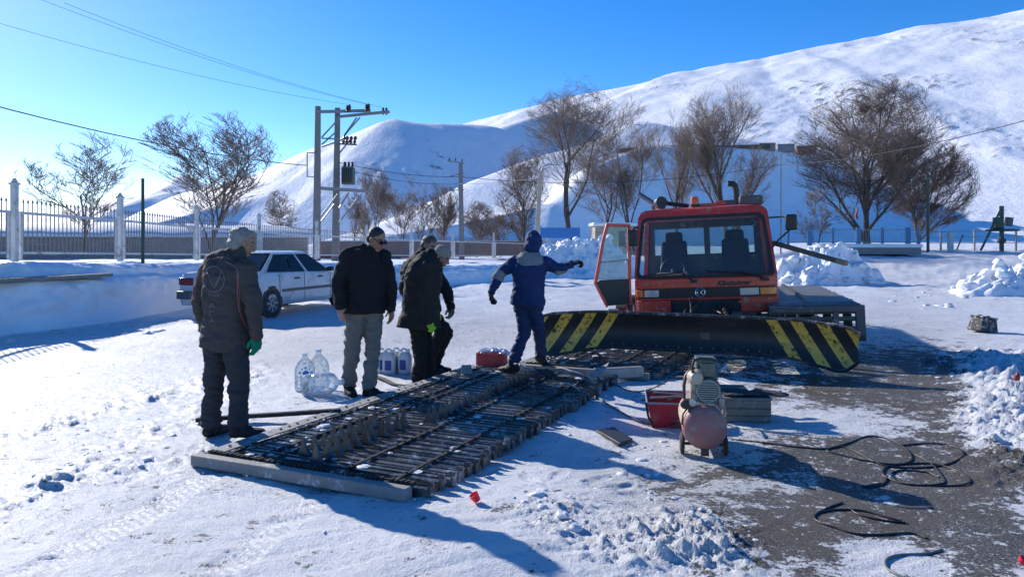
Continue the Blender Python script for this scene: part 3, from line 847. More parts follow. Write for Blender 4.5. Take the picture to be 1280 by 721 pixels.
# side glazing on the closed side, rear wall with two windows
sd = MB(); sd.add([V((CW-.05,.16,ZB)), V((CW-.05,1.64,ZB)), V((CT-.02,1.64,2.10)), V((CT-.02,.32,2.10))], [(0,1,2,3)]); sd.build('side_window', M_WIN, grm)
rw = MB(); yb = 1.70
rw.box((0, yb, 1.30), (2.06, .04, .36)); rw.box((0, yb, 2.04), (1.98, .04, .20)); rw.box((.06, yb, 1.70), (.10, .05, .52))
for s in (-1, 1): rw.box((s*.93, yb, 1.70), (.16, .05, .52))
rw.build('rear_wall', M_DKGREY, grm)
for x0, x1 in ((-.85,.01),(.11,.85)):
    g_ = MB(); g_.box(((x0+x1)/2, yb, 1.715), (x1-x0, .008, .475)); g_.build('rear_window', M_WIN, grm)
dash = MB(); dash.box((0,.30,1.06), (2.0,.45,.16), rot=(R(8),0,0)); dash.box((-.5,.34,1.17), (.5,.28,.10)); dash.build('dashboard', mat('dash', (.10,.10,.10), .7, col2=(.2,.2,.19), scale=8), grm, bevel=.03)
for sx in (-.50, .52):
    st = MB(); st.box((sx, 1.02, .95), (.52,.5,.16)); st.box((sx, 1.30, 1.36), (.50,.14,.74), rot=(R(-10),0,0), taper=.86); st.box((sx, 1.38, 1.78), (.30,.10,.20), rot=(R(-10),0,0))
    st.build('seat', M_SEAT, grm, bevel=.05, seg=3)
sw = MB(); sw.tube([V((-.5+.19*math.cos(a), .62+.10*math.sin(a)*.8, 1.26+.17*math.sin(a))) for a in np.linspace(0, 2*PI, 25)], .014, 8); sw.tube([(-.5,.62,1.26),(-.5,.45,1.05)], .025); sw.build('steering_wheel', M_BLACK, grm)
# wipers
for x0, x1, z1, xs in ((-.98,-.30,1.235,0),(.62,.02,1.245,0)):
    wp = MB(); yy = lambda x, z: rake(z) + .06*(x/CW)**2 - .025
    wp.tube([V((x1 + (x0-x1)*.0, yy(x1,z1), z1)), V((x0, yy(x0, 1.20), 1.19))], .012, 6)
    xa = x0 if x0 > 0 else -.13
    wp.tube([V((.90 if x0 > 0 else -.17, .0-.02, 1.10 if x0 > 0 else 1.09)), V((.55 if x0 > 0 else -.32, yy(.5,1.19)-.02, 1.215))], .018, 6)
    wp.box((.90 if x0 > 0 else -.16, -.015, 1.09), (.10,.05,.05))
    wp.build('wiper', M_BLACK, grm)
# emblem and lettering on the front
em = MB(); ec = V((-.07, -.012, .915))
em.tube([ec + V((.072*math.cos(a), 0, .072*math.sin(a))) for a in np.linspace(0, 2*PI, 33)], .008, 8)
em.tube([ec + V((.045*math.cos(a)+.0, 0, .042*math.sin(a))) for a in np.linspace(R(50), R(310), 17)], .006, 6)
em.bar(ec + V((.0,0,.0)), ec + V((.045,0,-.03)), .01, .008); em.bar(ec + V((.0,0,.0)), ec + V((.045,0,.03)), .01, .008)
em.build('emblem', M_CHROME, grm)
text_mesh('Kässbohrer', .105, 'lettering', M_BLACK, grm, (.43, .004, 1.045), (R(90), 0, R(2.5)), shear=.35, bold=.0035)
# beacon, exhaust, roof gear
bc = MB(); bc.lathe((-.10,.55,2.255), (0,0,1), [(0,.075),(.05,.075),(.055,.06)], 20); bcn = bc.build('beacon_base', M_BLACK, grm)
bl = MB(); bl.lathe((-.10,.55,2.30), (0,0,1), [(0,.07),(.09,.068),(.125,.055),(.14,.025)], 20); bl.build('beacon', M_ORANGE, grm)
rg = MB(); rg.box((.10,.6,2.29), (.34,.08,.05)); rg.box((.30,.66,2.305), (.16,.1,.07)); rg.build('roof_bracket', M_RED, grm, bevel=.01)
ex = MB(); ex.tube([(.60,1.95,1.2),(.60,1.95,2.60),(.585,1.94,2.665),(.54,1.93,2.70),(.46,1.92,2.705)], .052, 14); ex.lathe((.60,1.95,2.05),(0,0,1),[(0,.08),(.25,.08)],14)
ex.build('exhaust_pipe', M_BLACK, grm)
bx = MB(); bx.box((.80,1.25,2.345), (.36,.5,.16)); bx.box((.43,1.25,2.315), (.28,.4,.11)); bx.build('air_filter', M_DKGREY, grm, bevel=.02)
wl = MB(); wl.lathe((-.66,.62,2.365), (0.55,-1,.05), [(-.10,.03),(-.06,.085),(.05,.10),(.075,.10)], 18); wl.tube([(-.62,.66,2.365),(-.42,.68,2.33),(-.2,.7,2.29)], .035, 8); wl.build('work_lamp', M_BLACK, grm)
tb = MB(); tb.tube([(-.62,.95,2.26),(-1.04,1.15,2.56)], .045, 12); tb.build('roof_tube', M_GREYSTEEL, grm)
an = MB(); an.tube([(-.78,.9,2.18),(-.80,.9,2.33)], .035, 8); an.build('marker_lamp', M_GREYSTEEL, grm)
# mirrors
for s, c, sz in ((-1, (-1.06,-.06,1.80), (.15,.07,.26)), (1, (1.30,-.03,1.93), (.17,.07,.24))):
    mr = MB(); mr.box(c, sz); mo = mr.build('mirror', M_BLACK, grm, bevel=.03, seg=3)
    ar = MB()
    if s > 0: ar.tube([(1.02,.12,1.55),(1.12,.04,1.68),(1.26,.0,1.80),(1.30,.0,1.88)], .014, 8); ar.tube([(1.0,.2,2.02),(1.2,.05,2.02),(1.28,.0,2.0)], .012, 8)
    else: ar.tube([(-.98,.12,1.98),(-1.04,.02,1.95),(-1.06,.0,1.9)], .014, 8); ar.tube([(-1.06,.1,1.6),(-1.07,.0,1.66),(-1.06,.0,1.7)], .012, 8)
    ar.build('mirror_arm', M_BLACK, grm)
# door swung open on the viewer's left
dr = thing('door', (-1.085, .12, 0), (0, 0, R(34))); dr.parent = grm
oz = lambda x, z: V((x, 0, z))
DO = [(-.02,2.03),(-.44,2.05),(-.53,1.80),(-.70,1.10),(-.70,1.0),(-.50,.72),(-.06,.74)]
DI = [(-.07,1.97),(-.41,1.99),(-.48,1.78),(-.60,1.22),(-.56,1.16),(-.10,1.14)]
md = MB()
md.prism([oz(-.02,2.03),oz(-.44,2.05),oz(-.405,1.995),oz(-.07,1.975)], (0,.045,0))
md.prism([oz(-.44,2.05),oz(-.53,1.80),oz(-.70,1.12),oz(-.645,1.12),oz(-.48,1.79),oz(-.405,1.995)], (0,.045,0))
md.prism([oz(-.02,2.03),oz(-.07,1.975),oz(-.10,1.14),oz(-.04,1.14)], (0,.045,0))
md.prism([oz(-.70,1.12),oz(-.50,.72),oz(-.47,.755),oz(-.655,1.12)], (0,.05,0))
md.prism([oz(-.10,1.14),oz(-.05,1.14),oz(-.06,.745),oz(-.10,.745)], (0,.05,0))
md.build('door_frame', M_RED, dr, bevel=.008)
mp_ = MB(); mp_.prism([oz(-.10,1.155),oz(-.60,1.16),oz(-.655,1.12),oz(-.47,.75),oz(-.10,.75)], (0,.035,0)); mp_.build('door_panel', M_BLACK, dr, bevel=.01)
gl_ = MB(); gl_.prism([oz(*p)+V((0,.018,0)) for p in ((-.075,1.97),(-.41,1.99),(-.485,1.785),(-.635,1.15),(-.10,1.14))], (0,.006,0)); gl_.build('door_glass', M_WIN, dr)
br_ = MB(); br_.bar((-.08,.01,1.46),(-.57,.01,1.44), .03, .028); br_.build('grab_rail', M_GREYSTEEL, dr)
# rear frame, load bed, tracks
ch = MB(); ch.box((0,2.6,.62), (1.5,5.0,.22)); ch.box((0,2.9,.85), (2.0,2.2,.18)); ch.bar((-.45,-.2,.55),(-.45,1.0,.55), .14); ch.bar((.45,-.2,.55),(.45,1.0,.55), .14); ch.build('chassis', M_DKGREY, grm, bevel=.01)
def stadium(y0, y1, zb, zt, n=10):
    r = (zt-zb)/2; zc = (zt+zb)/2; pts = []
    for k in range(n+1): a = PI/2 + PI*k/n; pts.append((y0+r + r*math.cos(a), zc + r*math.sin(a)))
    for k in range(n+1): a = -PI/2 + PI*k/n; pts.append((y1-r + r*math.cos(a), zc + r*math.sin(a)))
    return pts
def walk(pts, step):
    P = [V((0,a,b)) for a, b in pts] + [V((0,)+pts[0])]; out = []; acc = 0
    for a, b in zip(P[:-1], P[1:]):
        d = (b-a).length; t = acc
        while t < d:
            out.append((a.lerp(b, t/d), (b-a).normalized())); t += step
        acc = t-d
    return out
TX0, TX1 = .92, 2.14
loop = stadium(-.15, 4.3, .10, .66)
trk = MB()
for xb in (TX0+.08, (TX0+TX1)/2-.3, (TX0+TX1)/2+.2, TX1-.14):
    secs = [[V((xb-.06,a,b)), V((xb+.06,a,b)), V((xb+.06,a,b)) + V((0,(2.07-a)*.006,(.38-b)*.05)), V((xb-.06,a,b)) + V((0,(2.07-a)*.006,(.38-b)*.05))] for a, b in loop]
    trk.loft(secs + [secs[0]], caps=False)
crawler = trk.build('crawler_track', M_RUBBER, grm)
cb = MB()
rr = random.Random(3)
for p, d in walk(loop, .115):
    nrm = V((0, d.z, -d.y))
    if nrm.dot(p - V((0,2.07,.38))) < 0: nrm = -nrm
    a = p + nrm*.035
    cb.bar(V((TX0, a.y, a.z)), V((TX1+rr.uniform(-.02,.02), a.y, a.z)), .055, .06, up=tuple(nrm))
    cb.bar(V(((TX0+TX1)/2-.05, a.y, a.z))+nrm*.03, V(((TX0+TX1)/2-.05, a.y, a.z)) + nrm*.08, .02, .05, up=(1,0,0))
cb.build('grouser_bars', M_ALU, crawler)
fb = MB(); fb.bar((TX0,-.42,.66),(TX1+.04,-.42,.66), .10, .09); fb.bar((TX1-.02,-.42,.20),(TX1-.02,-.42,.62), .12, .10); fb.bar((TX1-.34,-.40,.20),(TX1-.34,-.40,.62), .08, .08); fb.bar((TX1-.4,-.42,.24),(TX1+.03,-.42,.24), .1, .08); fb.bar((TX1-.02,-.42,.64),(TX1-.02,.2,.66), .08, .05)
for i in range(7): fb.bar((TX0+.02,-.36+i*.1,.705),(TX1,-.36+i*.1,.705), .075, .03)
fb.build('track_frame', M_DKGREY, grm, bevel=.006)
for s in (-1, 1):
    for yy in (.25, 1.3, 2.35, 3.5):
        wt = MB(); x = s*1.45; wt.lathe((x-.1, yy, .42), (1,0,0), [(0,.18),(.02,.25),(.18,.25),(.2,.18)], 24)
        wo = wt.build('road_wheel', M_RUBBER, grm)
        wr = MB(); wr.lathe((x-.11, yy, .42), (1,0,0), [(0,.05),(.01,.15),(.21,.15),(.22,.05)], 20); wr.build('rim', M_GREYSTEEL, wo)
sb = MB(); sb.bar((1.06,.35,1.63),(1.86,-.35,1.34), .085, .065); so_ = sb.build('side_beam', mat('brown_beam',(.13,.105,.08),.7,col2=(.09,.075,.06),scale=6), grm, bevel=.008)
sb = MB(); d_ = (V((1.86,-.35,1.34))-V((1.06,.35,1.63))).normalized(); sb.bar(V((1.86,-.35,1.34)), V((1.86,-.35,1.34))+d_*.16, .088, .068); sb.build('beam_end', M_WOOD, so_, bevel=.01)
# lift frame between cab and blade
lf = MB()
for s in (-1, 1):
    lf.bar((s*.45,-.05,.50),(s*.62,-1.85,.42), .10, .12); lf.tube([(s*.25,-.05,.72),(s*.36,-1.8,.52)], .035, 10); lf.tube([(s*.12,-.5,.70),(s*.42,-1.15,.56)], .016, 8)
lf.bar((0,-.1,.46),(0,-1.9,.46), .12, .12); lf.tube([(-.05,-.3,.80),(-.30,-1.2,.62)], .02, 8); lf.tube([(-.22,-.2,.62),(-.22,-.35,.86),(-.2,-.7,.80),(-.17,-1.3,.60)], .014, 8); lf.tube([(-.15,-.2,.6),(-.17,-.4,.88),(-.2,-.9,.7)], .012, 8)
lf.build('lift_frame', M_STEEL, grm, bevel=.008)
# blade: concave mouldboard, ends swept forward and dropping at the toe
bl = thing('blade', (-.215,-1.98,.06), (0, R(ROLL+.9), 0)); bl.parent = grm
bl.name = 'plough_blade'
mb = MB(); secs = []
HWB = 1.945
xs = np.concatenate([np.linspace(-HWB,-1.15,18), np.linspace(-1.1,1.1,12), np.linspace(1.15,HWB,18)])
for x in xs:
    e = max(0, (abs(x)-1.05)/(HWB-1.05)); tip = max(0, (abs(x)-1.70)/(HWB-1.70))
    z0 = .235 - .15*e**1.2 + .20*tip**2.2; z1 = .70 - .035*e**1.5 - .06*tip**2
    yf = -.42*e**1.6
    s = []
    for t in np.linspace(0, 1, 9):
        zz = z0 + (z1-z0)*t; s.append(V((x, yf + .11*(1-(2*t-1)**2) - .05*t + .012*float(noise3(x*3.1, zz*4, .5, 5)), zz)))
    bk = [p + V((0, .028, 0)) for p in reversed(s)]
    secs.append(s + bk)
mb.loft(secs); mb.build('mouldboard', blade_mat(), bl, smooth=30)
mb = MB()
def edge(tv, dz, r):
    pts = []
    for x in xs:
        e = max(0, (abs(x)-1.05)/(HWB-1.05)); tip = max(0, (abs(x)-1.70)/(HWB-1.70))
        z0 = .235 - .15*e**1.2 + .20*tip**2.2; z1 = .70 - .035*e**1.5 - .06*tip**2
        pts.append(V((x, -.42*e**1.6 - .05*tv + .014, (z1 if tv else z0) + dz)))
    mb.tube(pts, r, 6)
edge(1, .004, .02); mb.build('top_rail', mat('rail_paint', (.05,.05,.05), .6, dirt=(.4,.38,.35), dirt_amt=.35, dirt_scale=9), bl)
mb = MB(); edge(0, -.004, .022)
for x in np.linspace(-1.0, 1.0, 15): mb.lathe((x,.012,.275),(0,-1,0),[(0,.017),(.014,.017),(.016,.008)],6)
mb.build('cutting_edge', M_STEEL, bl)
mb = MB()
for x in (-1.0,-.4,.4,1.0): mb.box((x, .21, .47), (.05,.12,.40))
mb.box((0,.22,.47),(2.4,.06,.12)); mb.build('blade_ribs', M_DKGREY, bl)
# ================================================================== the crawler tracks laid out on the snow
M_BAR = mat('grouser_steel', (0.085,0.088,0.095), .30, .6, col2=(.18,.175,.165), scale=9, contrast=.3, bump=.2, bscale=80, dirt=(.60,.61,.62), dirt_amt=.25, dirt_scale=11, rvar=.12)
M_BAR2 = mat('grouser_aluminium', (0.26,0.255,0.245), .36, .6, col2=(.09,.088,.085), scale=7, contrast=.35, bump=.2, bscale=70, dirt=(.7,.71,.72), dirt_amt=.3, dirt_scale=9, rvar=.1)
M_BELT = mat('track_belt', (0.02,0.02,0.021), .85, spec=.12, col2=(.075,.072,.068), scale=8, bump=.3, bscale=60, dirt=(.5,.5,.5), dirt_amt=.12, dirt_scale=8)
M_BELTG = mat('pale_belt', (0.30,0.29,0.27), .75, col2=(.21,.20,.19), scale=6, bump=.25, bscale=60, dirt=(.6,.61,.62), dirt_amt=.22, dirt_scale=9)
M_GUIDE = mat('guide_steel', (0.10,0.10,0.105), .35, .8, col2=(.16,.14,.12), scale=15, bump=.1)

def track_section(loc, rotz, width, length, nbars, label, belts, guides, seed, tall=1.0, front=True, zroot=0.02):
    rr = random.Random(seed)
    t = thing('crawler_track', (loc[0], loc[1], gz(loc[0], loc[1])+zroot), (0,0,rotz), label, 'crawler track', 'crawler tracks taken off and laid on the snow')
    hw = width/2; sp = length/nbars
    for k in range(nbars):
        y = .12 + k*sp + rr.uniform(-.012,.012)
        mb = MB()
        hh = .055; z0 = .006 + rr.uniform(-.004,.010)
        xl, xr = -hw + .10 + rr.uniform(-.02,.02), hw + rr.uniform(-.025,.02)
        sk = rr.uniform(-.008,.008)
        a, b = V((xl, y-sk, z0)), V((xr, y+sk, z0))
        d = (b-a).normalized(); u = V((0,0,1)); f = u.cross(d)
        prof = [(-.040,0),(-.034,hh),(.034,hh),(.040,0),(.032,0),(.028,hh-.008),(-.028,hh-.008),(-.032,0)]
        mb.loft([[p + f*q + u*r for q, r in prof] for p in (a, a.lerp(b,.5), b)])
        # upright lug along the bar, and the eye at its end
        mb.bar(a.lerp(b,.06) + u*(hh+.003) + f*.026, b + u*(hh+.003) + f*.026, .008, .014)
        mb.box(b + V((.01,0,.035)), (.022,.055,.075)); mb.box(b + V((.004,.0,.082)), (.05,.014,.03))
        for bx in belts: mb.cyl(V((bx[0], y, z0+hh)), V((bx[0], y, z0+hh+.026)), .012, n=8)
        mb.build('grouser', M_BAR if rr.random() < .58 else M_BAR2, t, smooth=40)
    for (bx, bw, pale) in belts:
        mb = MB(); secs = []
        for k in range(nbars*2+1):
            y = .05 + k*sp/2
            z = .006 + .055 + .010 + .004*math.sin(k*PI) + rr.uniform(-.002,.003)
            secs.append([V((bx-bw/2+rr.uniform(-.003,.003), y, z)), V((bx+bw/2, y, z)), V((bx+bw/2, y, z+.010)), V((bx-bw/2, y, z+.010))])
        mb.loft(secs); mb.build('belt', M_BELTG if pale else M_BELT, t)
    for (gx, k0, k1, h) in guides:
        for k in range(k0, min(k1, nbars)):
            y = .12 + k*sp + rr.uniform(-.01,.01)
            x = gx + rr.uniform(-.015,.015); lean = rr.uniform(-.018,.018); hh = h*rr.uniform(.85,1.1)
            mb = MB(); secs = []
            for q in np.linspace(0, 1, 6):
                wd = .044*(1-q)**2.4 + .011; th = .016*(1-q)**1.3 + .006
                z = .072 + hh*q
                secs.append([V((x-wd+lean*q, y-th, z)), V((x+wd+lean*q, y-th, z)), V((x+wd+lean*q, y+th, z)), V((x-wd+lean*q, y+th, z))])
            mb.loft(secs); mb.build('guide_horn', M_GUIDE, t, smooth=50)
    mb = MB()
    for k in range(70 if front else 16):
        x = rr.choice((rr.uniform(-hw+.05, -.35), rr.uniform(-hw+.05, -.35), rr.uniform(-.3, hw-.1))); y = length*rr.random()**1.3
        chunk(mb, (x, y, .070), rr.uniform(.015, .05), 40+k, .22)
    tag(mb.build('snow_crust', M_SLUSH, t, smooth=60), kind='stuff')
    if front:
        mb = MB(); mb.bar((-hw-.03, -.01, .042),(hw-.10, -.01, .042), .085, .084); mb.build('end_profile', M_BELTG, t, bevel=.012)
        mb = MB()
        mb.bar((-hw+.02, .065, .088),(hw-.09, .065, .088), .012, .010)
        for k in range(46):
            x = -hw + .02 + k*(width-.1)/46
            if rr.random() < .12: continue
            mb.box((x, .065+rr.uniform(-.008,.008), .085), (.03,.045,.028), rot=(0,0,rr.uniform(-.3,.3)))
        mb.build('hinge_links', M_BELT, t, bevel=.004)
    return t

T1ROT = -R(24.4)
BELTS = [(-.90,.13,True),(-.52,.035,False),(-.38,.02,False),(.24,.03,False),(.68,.025,False),(-.78,.03,False)]
trk1 = track_section((-1.43,5.08), T1ROT, 1.92, 4.25, 38, 'long crawler track spread flat on the foreground snow, with tall upright horns', BELTS,
      [(-.27,2,11,.12),(-.06,1,12,.14),(.06,13,36,.10)], 4)
trk2 = track_section((.92,9.10), T1ROT, 1.75, 2.6, 24, 'shorter crawler track lying behind the first, partly under the blade', BELTS, [(-.10,3,8,.06)], 9, zroot=.0)

# loose things lying on and around the tracks
def onto(px, py, z=0.0): return G(px, py, z)
def strip(pts, w, th, name, m, label, cat, group=None, twist=None):
    P = resample(pts, 24); secs = []
    for i, p in enumerate(P):
        d = (P[min(i+1,23)] - P[max(i-1,0)]).normalized(); s = d.cross(V((0,0,1))).normalized()
        if twist: a = twist*math.sin(i/23*PI*1.3); s = s*math.cos(a) + V((0,0,1))*math.sin(a)
        u = s.cross(d).normalized()
        secs.append([p - s*w/2, p + s*w/2, p + s*w/2 + u*th, p - s*w/2 + u*th])
    o = MB().loft(secs).build(name, m); tag(o, label, cat, group); return o
GS = 'loose strips on the tracks'  # strips are dark rubber; the paler ones carry grazing sun in their colour
strip([onto(648,455,.20),onto(660,462,.24),onto(676,468,.15)], .11, .012, 'rubber_strip', M_BELTG, 'bowed grey strip beside the boots of the man in blue', 'strip', GS, .5)
strip([onto(675,462,.20),onto(690,469,.24),onto(705,474,.13)], .10, .012, 'rubber_strip', M_BELT, 'dark strip arching between two paler strips behind the horns', 'strip', GS, -.5)
strip([onto(700,460,.20),onto(720,466,.22),onto(737,474,.13)], .11, .012, 'rubber_strip', M_BELTG, 'pale strip with dark specks pointing down towards the compressor', 'strip', GS, .4)
strip([onto(733,475,.14),onto(745,466,.19),onto(758,456,.24)], .09, .010, 'rubber_strip', M_BELTG, 'grey strip sticking up furthest right, nearest the striped blade', 'strip', GS, -.7)
mb = MB(); mb.bar(onto(744,467,.10), onto(803,464,.10), .10, .12); tag(mb.build('metal_channel', M_ALU, bevel=.01), 'pale metal channel lying at the near edge of the second track', 'metal bar')
strip([G(246,527),G(300,523,.03),G(350,520,.05),G(425,515,.07)], .05, .035, 'rubber_bar', M_BELT, 'long thin dark bar lying behind the boots of the man in grey', 'bar')
strip([G(468,470,.03),G(480,474,.03),G(492,480,.02),G(508,482,.03),G(522,479,.05)], .05, .012, 'webbing_strap', mat('brown_webbing', (.13,.10,.085), .9, bump=.2), 'curved brown strap on the snow between two men, left of the track', 'strap')
mb = MB(); p = G(583,467,.08); mb.box(p+V((0,0,.05)), (.12,.02,.11), rot=(R(-25),0,R(8))); tag(mb.build('metal_plate', M_ALU, bevel=.004), 'small square grey plate standing at the far left edge of the long track', 'plate')
p = G(615,456); rb_ = thing('cardboard_box', p, (0,0,R(-12)), 'open red box with clear wrapping at the far end of the track', 'box')
mb = MB(); w_,d_,h_ = .36,.26,.17
mb.box((0,0,.008),(w_,d_,.016)); mb.box((0,-d_/2,h_/2),(w_,.012,h_)); mb.box((0,d_/2,h_/2),(w_,.012,h_)); mb.box((-w_/2,0,h_/2),(.012,d_-.02,h_)); mb.box((w_/2,0,h_/2),(.012,d_-.02,h_))
mb.build('carton', mat('red_card', (.33,.035,.035), .8, col2=(.42,.08,.07), scale=8), rb_)
M_FILM = glass_mat('plastic_film', (.9,.92,.94), rough=.15, dust=.22, dust_col=(.8,.82,.85), spec_scale=20, fres=1.3)
def crumple(name, c, sx, sy, sz, seed, m=M_FILM, parent=None):
    n = 26; g = np.linspace(-1,1,n); U, Vv = np.meshgrid(g, g, indexing='ij')
    Z = sz*(.55 + .9*fbm(U*1.7+seed, Vv*1.7, 0, 4, seed))*(1-.55*np.maximum(np.abs(U),np.abs(Vv))**2)
    X = c[0]+U*sx*(1+.25*noise3(U*2,Vv*2,3,seed)); Y = c[1]+Vv*sy*(1+.25*noise3(U*2,Vv*2,7,seed))
    o = np_mesh(name, np.stack([X,Y,c[2]+np.maximum(Z,.004)],-1).reshape(-1,3), grid_faces(n,n), m, parent); return o
crumple('wrapping', (.06,0,h_-.03), .22,.13,.09, 4, parent=rb_)
p = G(897,466); tag(crumple('plastic_sheet', (p.x,p.y,p.z), .14,.12,.16, 11), 'crumpled clear plastic sheet on the snow under the striped blade', 'plastic sheet')
mb = MB(); mb.bar(G(884,468,.02), G(947,491,.02), .10, .02); tag(mb.build('wooden_slat', mat('pale_slat', (.62,.62,.6), .6, col2=(.5,.5,.48), scale=6)), 'pale narrow slat lying on the snow behind the compressor', 'slat')

# ---- air compressor
M_TANK = mat('faded_red_paint', (.36,.15,.14), .55, col2=(.30,.13,.12), scale=9, dirt=(.30,.25,.21), dirt_amt=.35, dirt_scale=8)
M_CREAM = mat('cream_paint', (.52,.45,.35), .55, col2=(.40,.33,.25), scale=6, dirt=(.22,.15,.10), dirt_amt=.4, dirt_scale=7)
M_MOTOR = mat('grey_green_paint', (.12,.155,.135), .5, col2=(.09,.11,.10), scale=9, dirt=(.05,.05,.045), dirt_amt=.35, dirt_scale=10)
cp = thing('air_compressor', GG(881,572), (0,0,R(-9)), 'portable air compressor with a faded red tank and grey-green motor on two small wheels', 'air compressor')
zc, r = .235, .163
mb = MB(); mb.lathe((0,.0,zc),(0,1,0),[(0,r),(.02,r+.003),(.56,r),(.60,r*.9),(.64,r*.6),(.655,.02)],40); mb.build('tank', M_CREAM, cp, smooth=40)
mb = MB(); mb.lathe((0,.0,zc),(0,1,0),[(-.075,.01),(-.07,.06),(-.055,.105),(-.03,.145),(-.008,r+.001),(.03,r+.006),(.034,r+.001)],40); mb.build('tank_end', M_TANK, cp, smooth=60)
for s in (-1,1):
    mb = MB(); mb.lathe((s*.15-.018 if s < 0 else s*.15-.018,.10,.085),(1,0,0),[(0,.05),(.006,.078),(.018,.086),(.03,.078),(.036,.05)],24); wo = mb.build('wheel', M_RUBBER, cp)
    wo.location = (s*.012,0,0)
    mb = MB(); mb.lathe((s*.15-.02,.10,.085),(1,0,0),[(0,.02),(.004,.045),(.036,.045),(.04,.02)],20); mb.build('rim', M_GREYSTEEL, wo)
mb = MB(); mb.cyl((-.15,.10,.085),(.15,.10,.085),.012); mb.bar((-.1,.1,.085),(-.08,.1,.15),.03,.02); mb.bar((.1,.1,.085),(.08,.1,.15),.03,.02); mb.box((0,-.0,.055),(.06,.04,.06)); mb.bar((0,.55,.10),(0,.55,.0),.05,.03); mb.build('axle', M_STEEL, cp)
mb = MB(); mb.box((-.02,.26,.405),(.20,.46,.02)); mb.box((-.02,.26,.39),(.14,.36,.03)); mb.build('mounting_plate', M_CREAM, cp, bevel=.004)
mb = MB(); mb.lathe((.03,.04,.505),(0,1,0),[(0,.07),(.01,.092),(.05,.098),(.055,.090),(.24,.090),(.26,.07)],28)
for k in range(14): a = 2*PI*k/14; mb.box((.03+.095*math.cos(a),.16,.505+.095*math.sin(a)),(.016,.16,.006),rot=(0,-a,0))
mb.box((.03,.14,.42),(.15,.18,.04)); mo = mb.build('motor', M_MOTOR, cp, smooth=40)
mb = MB()
for k in range(9): z = .505-.068+k*.017; hw = math.sqrt(max(.0805**2-(z-.505)**2, 0)); mb.box((.03,.036,z),(2*hw*.9,.010,.0075))
mb.tube([V((.03+.082*math.cos(a),.034,.505+.082*math.sin(a))) for a in np.linspace(0,2*PI,29)],.006,6); mb.build('fan_grille', mat('grille_grey',(.30,.33,.31),.5), mo)
mb = MB(); mb.lathe((.03,.035,.505),(0,1,0),[(0,.001),(.002,.078)],24); mb.build('fan_cavity', M_BLACK, mo)
mb = MB(); mb.box((.025,.20,.635),(.155,.20,.16)); 
for k in range(6): mb.box((.025,.20,.585+k*.022),(.175,.22,.008))
mb.box((.02,.19,.725),(.15,.18,.035)); mb.box((.03,.09,.66),(.11,.04,.10)); mb.build('pump_head', M_MOTOR, cp, bevel=.006)
mb = MB(); mb.lathe((-.075,.12,.60),(.25,-1,0),[(0,.055),(.05,.06),(.10,.045)],20); mb.box((-.06,.16,.52),(.07,.16,.22)); mb.lathe((-.03,.10,.63),(0,-1,0),[(0,.04),(.03,.035)],16); mb.build('air_filter', M_CREAM, cp, bevel=.008)
mb = MB(); mb.tube([(-.14,.14,.39),(-.145,.14,.52),(-.13,.15,.60),(-.09,.17,.645),(-.03,.2,.66)],.013,10); mb.build('delivery_pipe', mat('copper_brown',(.10,.045,.035),.5,.3), cp)
mb = MB(); mb.tube([(-.075,.05,.58),(-.09,.04,.69),(-.075,.05,.735),(-.03,.06,.75),(.06,.06,.745),(.09,.06,.73)],.011,8); mb.build('carry_handle', M_BLACK, cp)
mb = MB(); mb.box((-.12,.06,.40),(.07,.08,.07)); mb.lathe((-.15,.03,.40),(0,-1,0),[(0,.03),(.02,.03)],16); mb.tube([(-.12,.06,.37),(-.16,.02,.33),(-.17,.0,.25)],.008,6); pso = mb.build('pressure_switch', M_BLACK, cp, bevel=.006)
mb = MB(); mb.lathe((-.09,-.005,.425),(0,-1,0),[(0,.026),(.018,.026),(.02,.022)],18); mb.build('pressure_gauge', M_LENS, pso)
mb = MB(); mb.tube([(.12,.02,.43),(.14,.0,.40),(.15,-.02,.36),(.145,-.02,.33)],.010,8); mb.tube([(.10,.2,.44),(.135,.2,.46),(.15,.16,.42),(.16,.1,.36)],.008,8); mb.box((.13,.05,.42),(.04,.05,.06)); mb.build('outlet_tap', M_CREAM, cp)

def cable(pxs, r, name, m, label, cat='cable', group=None, n=None, z=0.0, parent=None):
    pts = []
    for q in pxs:
        zz = q[2] if len(q) > 2 else z
        p = G(q[0], q[1], zz); p.z = gz(p.x, p.y) + zz + r; pts.append(p)
    P = resample(pts, n or len(pts)*9)
    o = MB().tube(P, r, 8).build(name, m, smooth=180)
    return tag(o, label, cat, group)
M_HOSE = mat('pale_hose', (.45,.46,.47), .5); M_CABLE = mat('black_cable', (.018,.018,.019), .45)
cable([(722,478,.12),(735,490,.02),(760,506,.01),(790,522,.01),(815,528,.01),(838,529,.02),(852,524,.15)], .008, 'air_hose', M_CABLE, 'dark air hose running from the long track to the compressor', 'hose')
cable([(690,478,.13),(712,482,.12),(728,492,.04),(742,503,.01)], .008, 'air_hose', M_HOSE, 'short pale hose end hanging over the right edge of the long track', 'hose')
cable([(762,478,.1),(785,489,.02),(803,491,.02),(822,484,.10),(842,472,.30),(858,470,.38),(866,480,.36)], .008, 'air_hose', M_CABLE, 'dark hose looping up over the red tool tray', 'hose')
cable([(903,524,.10),(912,531,.01),(944,539,.01),(985,544,.0),(1010,543,.0)], .008, 'air_hose', M_HOSE, 'white hose trailing from the right side of the compressor', 'hose')
s_ = lambda l: [(900+a/2.479, 430+b/2.479) for a, b in l]
cable(s_([(35,300),(140,312),(240,325),(330,328),(400,312),(460,292),(530,305),(580,335),(592,362),(540,372),(450,362),(370,345),(330,333),(370,322),(430,340),(470,362),(530,378),(620,382),(700,378),(750,362),(740,340),(690,322),(620,318),(560,322)]), .0058, 'power_cable', M_CABLE, 'black cable leaving the compressor and coiling on the wet asphalt', 'cable')
